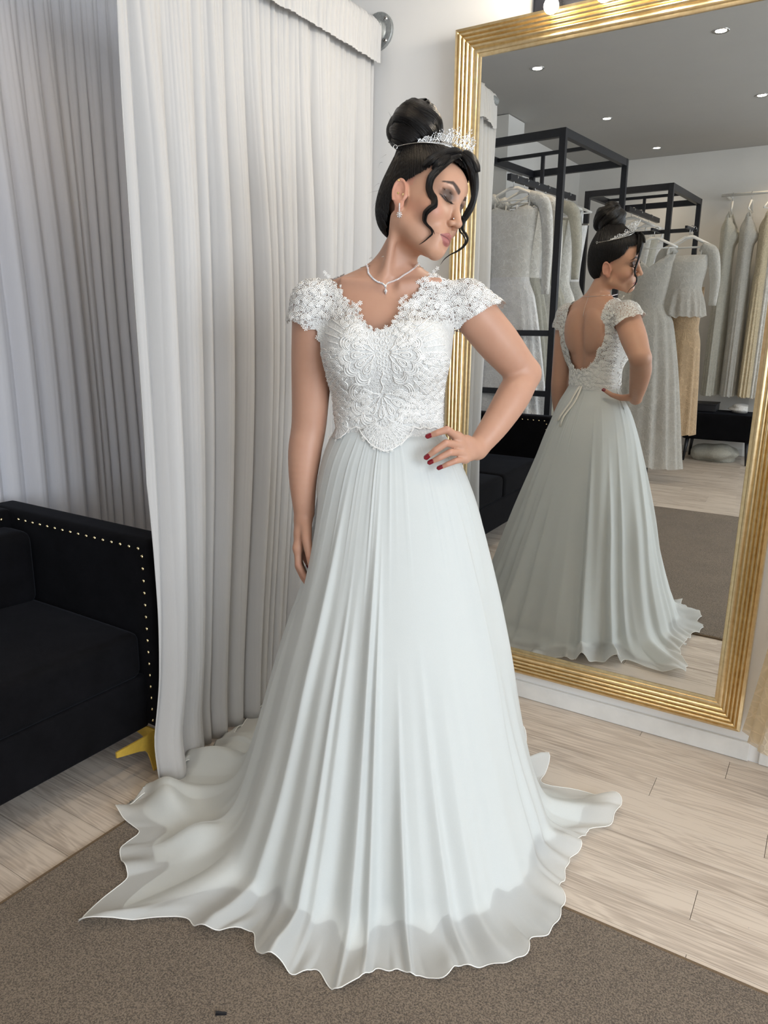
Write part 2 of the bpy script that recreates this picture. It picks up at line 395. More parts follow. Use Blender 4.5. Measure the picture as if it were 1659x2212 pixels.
# ------------------------------------------------------------------ vanity light bar over the mirror
vl = empty('vanity_light', (-0.66, 0, 2.388)); tag(vl, 'black wall light bar with round glowing bulbs above the mirror', 'wall light')
bm = bmesh.new(); box_bm(bm, (0, -0.018, 0.0), (0.66, 0.033, 0.09), bevel=0.010); bm_obj('light_bar', bm, M_black_metal, vl)
for i, bx in enumerate((-0.240, -0.080, 0.080, 0.240)):
    sk = MB().tube([(bx, -0.033, -0.028), (bx, -0.085, -0.052)], 0.012, 14).build('socket', M_steel, vl)
    MB().sphere((bx, -0.105, -0.058), 0.0225, 18, 12).build('bulb', M_bulb, vl)
    ld = bpy.data.lights.new('bulb_light', 'POINT'); ld.energy = 3.0; ld.color = (1.0, 0.87, 0.70); ld.shadow_soft_size = 0.03
    lo = bpy.data.objects.new('bulb_light', ld); COL.objects.link(lo); lo.location = (vl.location.x+bx, -0.150, 2.33)
# ------------------------------------------------------------------ curtain pipe and curtains
PX, PZ = -1.585, 2.415
pipe = empty('curtain_rail', (PX, 0, PZ)); tag(pipe, 'grey steel pipe curtain rail on a round wall flange', 'curtain rail')
MB().tube([(0, 0, 0), (0, -1.125, 0)], 0.0215, 16).build('pipe', M_galv, pipe)
def lathe_y(mb, prof, n=28):
    V = []; F = []; m = len(prof)
    for (r, y) in prof:
        for k in range(n): V.append((r*math.cos(2*math.pi*k/n), y, r*math.sin(2*math.pi*k/n)))
    for i in range(m-1):
        for k in range(n): F.append((i*n+k, i*n+(k+1) % n, (i+1)*n+(k+1) % n, (i+1)*n+k))
    F.append(tuple(range(n))); F.append(tuple((m-1)*n+k for k in range(n-1, -1, -1)))
    mb.add(V, F); return mb
fo = lathe_y(MB(), [(0.062, -0.001), (0.062, -0.0085), (0.059, -0.011), (0.037, -0.012), (0.034, -0.016), (0.0315, -0.040), (0.0265, -0.042)]).build('flange', M_galv, pipe)
fo.data.set_sharp_from_angle(angle=R(35))
for k in range(4):
    a = R(45+90*k); c = (0.0485*math.cos(a), 0, 0.0485*math.sin(a)); mb = lathe_y(MB(), [(0.0072, -0.011), (0.0072, -0.0145), (0.0035, -0.0155)], 12)
    mb.V = [(x+c[0], y, z+c[2]) for (x, y, z) in mb.V]; mb.build('screw', M_steel, pipe)

def fold_field(s, seed, wmin, wmax, smax):
    """rounded folds of uneven width along s: offset -1..1 and the sideways lean that makes them overlap"""
    r = random.Random(seed); edges = [-0.3]
    while edges[-1] < smax+0.4: edges.append(edges[-1]+r.uniform(wmin, wmax)*(0.55 if r.random() < 0.3 else 1))
    edges = np.array(edges); amp = np.array([r.uniform(0.5, 1.0) for _ in edges]); skew = np.array([r.uniform(-0.35, 0.35) for _ in edges])
    i = np.clip(np.searchsorted(edges, s)-1, 0, len(edges)-2)
    u = (s-edges[i])/(edges[i+1]-edges[i]); w = edges[i+1]-edges[i]
    u2 = u+skew[i]*u*(1-u)
    off = (np.sin(np.pi*u2)**0.8)*amp[i]*w
    return off, w
def curtain_panel(name, mat, label, y0, y1, xfun, ztop, zbot, seed, ns, nz, wmin, wmax, depth, group=None, bottom=None):
    root = empty(name, (0, 0, 0)); tag(root, label, 'curtain', group)
    Lc = y0-y1
    s = np.linspace(0, Lc, ns); z = np.linspace(0, 1, nz)**0.9
    S, Zt = np.meshgrid(s, z, indexing='ij'); Z = ztop+(zbot-ztop)*Zt
    r = np.random.RandomState(seed)
    drift = 0.02*np.sin(3*Zt+r.rand()*6)+0.012*np.sin(7*Zt+2+S*3)
    o1, w1 = fold_field((S+drift*Zt).ravel(), seed, wmin, wmax, Lc); o1 = o1.reshape(S.shape)
    o2, w2 = fold_field((S+0.5*drift).ravel(), seed+5, wmin*0.3, wmax*0.35, Lc); o2 = o2.reshape(S.shape)
    big = 0.02*np.sin(S*5.5+seed)+0.012*np.sin(S*11+1.3*seed)
    topb = np.exp(-Zt*9)
    off = depth*(o1*(0.55+0.75*smst(Zt, 0, 0.35))*(1-0.45*topb)+0.55*o2*(0.35+topb))+big*smst(Zt, 0.02, 0.5)
    X = xfun(S, Zt)+off; Y = y0-S
    if bottom is not None: X, Y = bottom(X, Y, S, Zt)
    V = np.stack([X, Y, Z], -1).reshape(-1, 3)
    ob = np_mesh('drape', V, grid_quads(ns, nz), mat, root)
    so = ob.modifiers.new('thick', 'SOLIDIFY'); so.thickness = 0.0016; so.offset = 0
    return root, X, Y, Z
def xf(S, Zt): return PX-0.012-0.035*smst(Zt, 0.25, 1.0)*smst(S, 0.1, 0.9)-0.02*Zt
def bot(X, Y, S, Zt):
    # the free end bunches towards the room beside the sofa arm and fans out at the floor
    e = smst(S, 0.72, 1.13); f = smst(Zt, 0.45, 1.0)
    Y = Y+0.03*e*smst(Zt, 0.3, 0.7)*(1-smst(Zt, 0.75, 1.0))-0.03*e*smst(Zt, 0.85, 1.0)
    X = X+0.030*e*f-0.06*np.exp(-((S-0.45)/0.3)**2)*smst(Zt, 0.2, 1.0)+0.03*smst(Zt, .93, 1)*e
    return X, Y
cur, cX, cY, cZ = curtain_panel('curtain', M_curtain, 'long off-white curtain hanging from the steel pipe beside the mirror wall', -0.035, -1.150, xf, PZ-0.10, 0.012, 11, 620, 70, 0.045, 0.11, 0.55, bottom=bot)
# gathered pocket of the same curtain, slipped over the pipe
def header(parent):
    ns, nt = 620, 26
    s = np.linspace(0, 1.10, ns); t = np.linspace(0, 1, nt); S, T = np.meshgrid(s, t, indexing='ij')
    g1, _ = fold_field(S.ravel()+0.01*np.sin(5*T).ravel(), 3, 0.010, 0.032, 1.2); g1 = g1.reshape(S.shape)
    g2, _ = fold_field(S.ravel(), 23, 0.05, 0.11, 1.2); g2 = g2.reshape(S.shape)
    ang = np.interp(T, [0, 0.12, 0.30, 0.42, 1], [R(-60), R(-5), R(90), R(150), R(180)])
    zt = np.where(T < 0.36, PZ+0.031*np.sin(np.interp(T, [0, 0.36], [R(210), R(10)])), 0)
    # outline: up the back, over the pipe, then down the front to the seam
    back = T < 0.25; over = (T >= 0.25) & (T < 0.6); fr = T >= 0.6
    a = np.interp(T, [0.25, 0.6], [math.pi, 0.0])
    rr = 0.0265
    X = np.where(back, -rr, np.where(over, rr*np.cos(a), rr))
    Z = np.where(back, np.interp(T, [0, 0.25], [-0.115, 0.0]), np.where(over, rr*np.sin(a), np.interp(T, [0.6, 1.0], [0.0, -0.118])))
    sg = np.where(back, -1, np.where(over, np.cos(a), 1)); sz = np.where(over, np.sin(a), 0)
    k = 0.36*g1+0.07*g2*smst(T, 0.55, 1.0)
    tp = 1-0.75*smst(S, 0.97, 1.10); X = X*tp+sg*k*tp; Z = Z+sz*k-0.010*np.sin(S*26)*(T > 0.9)*smst(S, 0.3, 0.9)
    np_mesh('gathered_header', np.stack([PX+X, -0.035-S, PZ+Z], -1).reshape(-1, 3), grid_quads(ns, nt), M_curtain, parent)
header(cur)
def xf2(S, Zt): return -2.60+0*S
curtain_panel('curtain', M_curtain2, 'pleated white curtain behind the black sofa, bluish daylight in its colour', -0.02, -2.9, xf2, 2.62, 0.015, 29, 900, 34, 0.05, 0.095, 0.62)
rail2 = tag(MB().tube([(-2.62, -0.005, 2.64), (-2.62, -2.95, 2.64)], 0.016, 12).build('curtain_rod', M_galv), 'thin rod carrying the curtain behind the sofa', 'curtain rod')

# ------------------------------------------------------------------ black sofa with nailhead trim, gold legs
sofa = empty('sofa', (-2.10, -1.90, 0)); tag(sofa, 'black velvet sofa with gold nailhead trim and gold legs', 'sofa')
SX0, SX1, SY0, SY1 = -2.50+2.10, -1.665+2.10, -2.52+1.90, -1.00+1.90    # local extents
def soft_box(name, c, s, bev, parent, puff=0.0, mat=None):
    bm = bmesh.new(); box_bm(bm, (0, 0, 0), s)
    bmesh.ops.bevel(bm, geom=list(bm.edges), offset=bev, segments=5, affect='EDGES', profile=0.6)
    bmesh.ops.subdivide_edges(bm, edges=[e for e in bm.edges if e.calc_length() > 0.12], cuts=5, use_grid_fill=True)
    for v in bm.verts:
        k = (1-(2*v.co.x/s[0])**2)*(1-(2*v.co.y/s[1])**2)
        if v.co.z > s[2]*0.3: v.co.z += puff*max(k, 0)
        v.co += Vector(c)
    return bm_obj(name, bm, mat or M_velvet, parent, True)
AT = 0.10; SH = 0.755
ax = (SX0+SX1)/2
arms = []
for sy in (SY1-AT/2, SY0+AT/2):
    arms.append(soft_box('arm', (ax, sy, (0.135+SH)/2), (SX1-SX0, AT, SH-0.135), 0.024, sofa))
soft_box('backrest', (SX0+0.07, (SY0+SY1)/2, (0.135+SH)/2), (0.14, SY1-SY0-2*AT+0.02, SH-0.135), 0.024, sofa)
soft_box('seat_base', (ax+0.005, (SY0+SY1)/2, 0.225), (SX1-SX0-0.11, SY1-SY0-2*AT+0.01, 0.18), 0.015, sofa)
sl = (SY1-SY0-2*AT-0.01)/2
for k in (-1, 1):
    soft_box('seat_cushion', (ax+0.045, (SY0+SY1)/2+k*(sl/2+0.002), 0.385), (SX1-SX0-0.19, sl-0.006, 0.15), 0.035, sofa, 0.018)
    soft_box('back_cushion', (SX0+0.205, (SY0+SY1)/2+k*(sl/2+0.002), 0.575), (0.15, sl-0.012, 0.26), 0.045, sofa, 0.0)
nail_me = None
def nail(p, nrm, parent):
    global nail_me
    if nail_me is None:
        mb = MB(); V = []; n = 8
        for (r, h) in ((0.0052, 0.0), (0.0045, 0.0022), (0.0025, 0.0036)):
            for k in range(n): V.append((r*math.cos(2*math.pi*k/n), r*math.sin(2*math.pi*k/n), h))
        V.append((0, 0, 0.004)); F = [(i*n+k, i*n+(k+1) % n, (i+1)*n+(k+1) % n, (i+1)*n+k) for i in range(2) for k in range(n)]+[(2*n+k, 2*n+(k+1) % n, 24) for k in range(n)]
        ob = mesh('nailhead', V, F, M_goldnail, None, True); nail_me = ob.data; bpy.data.objects.remove(ob)
    o = bpy.data.objects.new('nailhead', nail_me); COL.objects.link(o); o.parent = parent; o.location = p
    o.rotation_euler = Vector(nrm).to_track_quat('Z', 'Y').to_euler()
M_goldnail = plain('pale_gold', (0.92, 0.78, 0.46), 0.22, 1.0, nscale=100, namt=0.06)
for (arm, yin, ny) in ((arms[0], SY1-AT, -1), (arms[1], SY0+AT, 1)):
    x = SX1-0.045
    while x > SX0+0.16: nail((x, yin, SH-0.030), (0, ny, 0.0), arm); x -= 0.0405
    z = SH-0.052
    while z > 0.15: nail((SX1-0.030, yin, z), (0, ny, 0), arm); z -= 0.0385
yy = SY0+AT+0.03
bk = [o for o in sofa.children if o.name.startswith('backrest')][0]
while yy < SY1-AT-0.02: nail((SX0+0.14, yy, SH-0.030), (1, 0, 0), bk); yy += 0.0405
def sofa_leg(cx, cy, dx, dy):
    """flat gold L-shaped leg: two curved brackets meeting at the corner, tapering to the floor"""
    mb = MB(); t = 0.006; top = 0.134
    out = [(0.0, top), (0.155, top), (0.155, top-0.018), (0.075, top-0.038), (0.052, top-0.047), (0.041, top-0.062), (0.034, top-0.085), (0.024, 0.002), (0.0, 0.002)]
    n = len(out)
    V = [(cx+dx*u, cy, z) for u, z in out]+[(cx+dx*u, cy+dy*t, z) for u, z in out]
    V2 = [(cx, cy+dy*u, z) for u, z in out]+[(cx+dx*t, cy+dy*u, z) for u, z in out]
    F = [tuple(range(n)), tuple(range(2*n-1, n-1, -1))]+[(i, (i+1) % n, n+(i+1) % n, n+i) for i in range(n)]
    mb.add(V, F); mb.add(V2, F); return mb.build('leg', M_goldpaint, sofa, False)
for cx, dx in ((SX1-0.012, -1), (SX0+0.01, 1)):
    for cy, dy in ((SY1-0.098, -1), (SY0+0.098, 1)): sofa_leg(cx, cy, dx, dy)
# ------------------------------------------------------------------ the bride
BR = np.array([-0.945, -0.92, 0.0]); BPSI = R(31.4)
bride = empty('person', tuple(BR), BPSI)
tag(bride, 'woman in a white lace and chiffon wedding gown, one hand on her hip, looking down', 'person')
EX = np.array([math.cos(BPSI), math.sin(BPSI), 0]); EY = np.array([-math.sin(BPSI), math.cos(BPSI), 0]); EZ = np.array([0, 0, 1.0])
def to_loc(P):
    d = np.asarray(P, float)-BR; return np.array([d@EX, d@EY, d[2]])
CL = to_loc(CAM_POS)                                   # camera seen from the bride's own frame
def dir_loc(px, py):
    d = CF+(px-829.5)/CAM_F*CR-(py-1106)/CAM_F*CU
    v = np.array([d@EX, d@EY, d[2]]); return v/np.linalg.norm(v)
def at(px, py, yl):                                    # point of the bride's frame at depth yl
    d = dir_loc(px, py); t = (yl-CL[1])/d[1]; return CL+t*d

# ---- implicit-surface toolbox on a rectilinear grid
class Field:
    def __init__(s, xs, ys, zs, far=0.05):
        s.xs, s.ys, s.zs = [np.asarray(a, np.float32) for a in (xs, ys, zs)]
        s.f = np.full((len(xs), len(ys), len(zs)), far, np.float32)
    def block(s, lo, hi):
        r = []
        for a, l, h in zip((s.xs, s.ys, s.zs), lo, hi):
            i0 = max(0, int(np.searchsorted(a, l))-1); i1 = min(len(a), int(np.searchsorted(a, h))+1); r.append(slice(i0, max(i1, i0+1)))
        return tuple(r), s.xs[r[0]][:, None, None], s.ys[r[1]][None, :, None], s.zs[r[2]][None, None, :]
    def add(s, fn, lo, hi, k=0.01, mode='add', pad=0.03):
        b, X, Y, Z = s.block(np.array(lo)-pad, np.array(hi)+pad)
        d = fn(X, Y, Z).astype(np.float32); a = s.f[b]
        if mode == 'add':
            h = np.maximum(k-np.abs(a-d), 0)/k; s.f[b] = np.minimum(a, d)-h*h*k*0.25
        else:
            d = -d; h = np.maximum(k-np.abs(a-d), 0)/k; s.f[b] = np.maximum(a, d)+h*h*k*0.25
    def cap(s, a, b, ra, rb, k=0.01, mode='add'):
        a = np.array(a, float); b = np.array(b, float); ba = b-a; l2 = max(ba@ba, 1e-12); m = max(ra, rb)
        def fn(X, Y, Z):
            t = np.clip(((X-a[0])*ba[0]+(Y-a[1])*ba[1]+(Z-a[2])*ba[2])/l2, 0, 1)
            return np.sqrt((X-a[0]-t*ba[0])**2+(Y-a[1]-t*ba[1])**2+(Z-a[2]-t*ba[2])**2)-(ra+t*(rb-ra))
        s.add(fn, np.minimum(a, b)-m, np.maximum(a, b)+m, k, mode, pad=max(0.012, k))
    def chain(s, pts, rads, k=0.006):
        P = np.array([np.array(p, float) for p in pts]); rads = list(rads); m = max(rads)
        def fn(X, Y, Z):
            best = None
            for i in range(len(P)-1):
                a, ba = P[i], P[i+1]-P[i]; l2 = max(ba@ba, 1e-12)
                t = np.clip(((X-a[0])*ba[0]+(Y-a[1])*ba[1]+(Z-a[2])*ba[2])/l2, 0, 1)
                d = np.sqrt((X-a[0]-t*ba[0])**2+(Y-a[1]-t*ba[1])**2+(Z-a[2]-t*ba[2])**2)-(rads[i]+t*(rads[i+1]-rads[i]))
                best = d if best is None else np.minimum(best, d)
            return best
        s.add(fn, P.min(0)-m, P.max(0)+m, k, 'add', pad=max(0.012, k))
    def ell(s, c, r, M=None, k=0.01, mode='add', pad=None):
        c = np.array(c, float); r = np.array(r, float); M = np.eye(3) if M is None else M; m = r.max()
        def fn(X, Y, Z):
            x, y, z = X-c[0], Y-c[1], Z-c[2]
            u = M[0, 0]*x+M[1, 0]*y+M[2, 0]*z; v = M[0, 1]*x+M[1, 1]*y+M[2, 1]*z; w = M[0, 2]*x+M[1, 2]*y+M[2, 2]*z
            q = np.sqrt((u/r[0])**2+(v/r[1])**2+(w/r[2])**2)+1e-9
            g = np.sqrt((u/r[0]**2)**2+(v/r[1]**2)**2+(w/r[2]**2)**2)+1e-9
            return (q-1)*q/g
        s.add(fn, c-m, c+m, k, mode, pad=max(0.012, k) if pad is None else pad)
    def nets(s):
        f = s.f; neg = f < 0
        any_ = neg[:-1, :-1, :-1].copy(); all_ = any_.copy()
        for dx in (0, 1):
            for dy in (0, 1):
                for dz in (0, 1):
                    if dx+dy+dz == 0: continue
                    b = neg[dx:neg.shape[0]-1+dx, dy:neg.shape[1]-1+dy, dz:neg.shape[2]-1+dz]
                    any_ |= b; all_ &= b
        I, J, K = np.nonzero(any_ & ~all_); n = len(I)
        vid = np.full(any_.shape, -1, np.int32); vid[I, J, K] = np.arange(n)
        cs = [(0, 0, 0), (1, 0, 0), (0, 1, 0), (1, 1, 0), (0, 0, 1), (1, 0, 1), (0, 1, 1), (1, 1, 1)]
        val = [f[I+a, J+b, K+c] for a, b, c in cs]; pos = [np.stack([s.xs[I+a], s.ys[J+b], s.zs[K+c]], -1) for a, b, c in cs]
        acc = np.zeros((n, 3), np.float64); cnt = np.zeros(n)
        for a, b in ((0, 1), (2, 3), (4, 5), (6, 7), (0, 2), (1, 3), (4, 6), (5, 7), (0, 4), (1, 5), (2, 6), (3, 7)):
            m = (val[a] < 0) != (val[b] < 0)
            t = np.where(m, val[a]/np.where(m, val[a]-val[b], 1), 0)[:, None]
            acc += np.where(m[:, None], pos[a]+t*(pos[b]-pos[a]), 0); cnt += m
        V = acc/np.maximum(cnt, 1)[:, None]
        Q = []
        for ax in range(3):
            sl0 = [slice(None)]*3; sl1 = [slice(None)]*3; sl0[ax] = slice(0, -1); sl1[ax] = slice(1, None)
            o = [i for i in range(3) if i != ax]
            for q in o: sl0[q] = slice(1, -1); sl1[q] = slice(1, -1)
            A = neg[tuple(sl0)]; Bn = neg[tuple(sl1)]
            idx = np.array(np.nonzero(A != Bn)); first = A[tuple(idx)]
            idx[o[0]] += 1; idx[o[1]] += 1
            def cell(d0, d1):
                j = [idx[0].copy(), idx[1].copy(), idx[2].copy()]; j[o[0]] = j[o[0]]-d0; j[o[1]] = j[o[1]]-d1; return vid[j[0], j[1], j[2]]
            q = np.stack([cell(1, 1), cell(0, 1), cell(0, 0), cell(1, 0)], -1)
            flip = first if ax != 1 else ~first
            q = np.where(flip[:, None], q, q[:, ::-1]); Q.append(q)
        Q = np.concatenate(Q); Q = Q[(Q >= 0).all(1)]
        return V, Q
def sinterp(z, zt, vt):
    """smooth (monotone cubic) interpolation of a table"""
    zt = np.asarray(zt, float); vt = np.asarray(vt, float); d = np.diff(vt)/np.diff(zt)
    m = np.zeros_like(vt); m[1:-1] = np.where(d[:-1]*d[1:] > 0, 2*d[:-1]*d[1:]/(d[:-1]+d[1:]+1e-12), 0); m[0] = d[0]; m[-1] = d[-1]
    z = np.clip(z, zt[0], zt[-1]); i = np.clip(np.searchsorted(zt, z)-1, 0, len(zt)-2)
    h = zt[i+1]-zt[i]; t = (z-zt[i])/h
    return (2*t**3-3*t**2+1)*vt[i]+(t**3-2*t**2+t)*h*m[i]+(-2*t**3+3*t**2)*vt[i+1]+(t**3-t**2)*h*m[i+1]

# ---- torso as a loft of ellipses: z, centre x, centre y, half width, front depth, back depth
TOR = np.array([
 (0.78, 0.012, 0.012, 0.165, 0.105, 0.125), (0.92, 0.010, 0.012, 0.172, 0.108, 0.125), (1.04, 0.002, 0.010, 0.148, 0.098, 0.100), (1.12, -0.003, 0.010, 0.131, 0.088, 0.082),
 (1.18, -0.004, 0.012, 0.131, 0.092, 0.080), (1.25, -0.008, 0.014, 0.140, 0.100, 0.086), (1.32, -0.011, 0.016, 0.152, 0.104, 0.092), (1.38, -0.012, 0.018, 0.160, 0.098, 0.094),
 (1.425, -0.010, 0.022, 0.168, 0.084, 0.088), (1.455, -0.009, 0.025, 0.166, 0.072, 0.078), (1.480, -0.008, 0.028, 0.146, 0.062, 0.066), (1.497, -0.006, 0.029, 0.112, 0.056, 0.058), (1.512, -0.003, 0.030, 0.082, 0.052, 0.053),
 (1.53, 0.003, 0.029, 0.060, 0.050, 0.050), (1.555, 0.014, 0.026, 0.0505, 0.048, 0.049), (1.59, 0.030, 0.020, 0.0475, 0.047, 0.049), (1.64, 0.052, 0.015, 0.046, 0.046, 0.048)])
def torso_fn(off=0.0, zmin=0.78, zmax=1.625):
    def fn(X, Y, Z):
        zz = Z.ravel(); g = [sinterp(zz, TOR[:, 0], TOR[:, i]).astype(np.float32)[None, None, :] for i in range(1, 6)]
        x = X-g[0]; y = Y-g[1]; a = g[2]+off; b = np.where(y < 0, g[3], g[4])+off
        q = np.sqrt((x/a)**2+(y/b)**2)+1e-6; gr = np.sqrt((x/a**2)**2+(y/b**2)**2)+1e-6
        d = (q-1)*q/gr
        return np.maximum(d, np.maximum(zmin-Z, Z-zmax))
    return fn

# ---- head pose: looking down to her left
def rot3(y, p, r):
    y, p, r = np.radians([y, p, r])
    Rz = np.array([[np.cos(y), -np.sin(y), 0], [np.sin(y), np.cos(y), 0], [0, 0, 1]])
    Rx = np.array([[1, 0, 0], [0, np.cos(p), -np.sin(p)], [0, np.sin(p), np.cos(p)]])
    Ry = np.array([[np.cos(r), 0, np.sin(r)], [0, 1, 0], [-np.sin(r), 0, np.cos(r)]])
    return Rz@Rx@Ry
HR = rot3(55.0, 7.4, 20.2); HT = np.array([0.0598, 0.0013, 1.6378]); HS = 1.0
def h2l(p): return HR@(np.array(p, float)*HS)+HT
def l2h(P): return ((np.asarray(P)-HT)@HR)/HS

# right arm (hangs, image left) and left arm (hand on hip)
SHR, ELR, WRR = (-0.192, 0.022, 1.425), (-0.208, 0.030, 1.135), (-0.2195, 0.000, 0.905)
SHL, ELL, WRL = (0.180, 0.030, 1.432), (0.345, 0.095, 1.262), (0.216, -0.030, 1.083)
def lerp3(a, b, t): return tuple(a[i]+(b[i]-a[i])*t for i in range(3))
def smooth_path(P, r, n=5):
    P = np.array(P, float); r = np.array(r, float); u = np.arange(len(P)); uu = np.linspace(0, len(P)-1, (len(P)-1)*n+1)
    return [tuple(sinterp(uu, u, P[:, i])[j] for i in range(3)) for j in range(len(uu))], list(sinterp(uu, u, r))
def arms(F, off=0.0, upper_only=False):
    n = 3 if upper_only else 6
    F.chain(*smooth_path([SHR, lerp3(SHR, ELR, 0.40), ELR, (-0.2185, 0.018, 1.060), (-0.2225, 0.006, 0.985), WRR][:n], [0.0535+off, 0.0515+off, 0.0445+off, 0.0425, 0.0350, 0.0270][:n]), 0.03)
    F.chain(*smooth_path([SHL, lerp3(SHL, ELL, 0.45), ELL][:n], [0.0535+off, 0.0535+off, 0.0420+off]), 0.03)
    if upper_only: return
    F.chain(*smooth_path([ELL, (0.316, 0.058, 1.214), (0.268, 0.014, 1.145), WRL], [0.0405, 0.0435, 0.0370, 0.0262]), 0.012)
FING = {}
def hands(F):
    # left hand on the hip: knuckle, middle joint, last joint, tip
    def P(px, py, y): return at(px, py, y)
    Lf = {'index': [P(988, 944, -0.090), P(966, 928, -0.128), P(944, 935, -0.131), P(929, 941, -0.127)],
          'middle': [P(992, 961, -0.090), P(963, 957, -0.130), P(940, 973, -0.134), P(925, 985, -0.130)],
          'ring': [P(998, 977, -0.088), P(972, 977, -0.127), P(949, 989, -0.132), P(933, 997, -0.128)],
          'little': [P(1005, 990, -0.084), P(983, 996, -0.117), P(966, 1003, -0.121), P(953, 1009, -0.118)]}
    rr = {'index': (0.0098, 0.0088, 0.0076, 0.0062), 'middle': (0.0100, 0.0090, 0.0078, 0.0063), 'ring': (0.0096, 0.0085, 0.0073, 0.0060), 'little': (0.0088, 0.0074, 0.0064, 0.0054)}
    W = np.array(WRL)
    for n, p in Lf.items():
        F.chain(p, rr[n], 0.003); F.cap(lerp3(W, p[0], 0.25), p[0], 0.0165, 0.0112, 0.014); FING['L'+n] = p
    F.cap(lerp3(W, Lf['index'][0], 0.6), lerp3(W, Lf['little'][0], 0.6), 0.0125, 0.0125, 0.012)
    th = [W+np.array([-0.006, 0.022, 0.004]), (0.190, 0.030, 1.086), (0.168, 0.062, 1.098), (0.145, 0.086, 1.118)]
    F.chain(th, [0.0165, 0.0130, 0.0100, 0.0078], 0.008); F.cap(W, lerp3(W, Lf['index'][0], 0.5), 0.022, 0.014, 0.015); FING['Lthumb'] = th
    # right hand, relaxed against the skirt
    W = np.array(WRR)
    Rf = {'index': [(-0.2335, -0.030, 0.818), (-0.2310, -0.043, 0.777), (-0.2160, -0.046, 0.749), (-0.2030, -0.046, 0.730)],
          'middle': [(-0.2360, -0.010, 0.812), (-0.2350, -0.018, 0.765), (-0.2220, -0.021, 0.735), (-0.2100, -0.023, 0.716)],
          'ring': [(-0.2350, 0.010, 0.815), (-0.2340, 0.008, 0.769), (-0.2220, 0.005, 0.741), (-0.2110, 0.002, 0.723)],
          'little': [(-0.2310, 0.027, 0.824), (-0.2300, 0.028, 0.788), (-0.2200, 0.026, 0.766), (-0.2120, 0.024, 0.752)]}
    for n, p in Rf.items():
        p = [np.array(q) for q in p]; F.chain(p, rr[n], 0.003); F.cap(lerp3(W, p[0], 0.25), p[0], 0.0170, 0.0112, 0.014); FING['R'+n] = p
    F.cap(lerp3(W, Rf['index'][0], 0.6), lerp3(W, Rf['little'][0], 0.6), 0.013, 0.013, 0.012)
    th = [W+np.array([0.006, -0.014, -0.020]), (-0.2090, -0.042, 0.846), (-0.2000, -0.060, 0.806), (-0.1955, -0.064, 0.776)]
    F.chain(th, [0.0160, 0.0130, 0.0098, 0.0074], 0.008); FING['Rthumb'] = [np.array(q) for q in th]

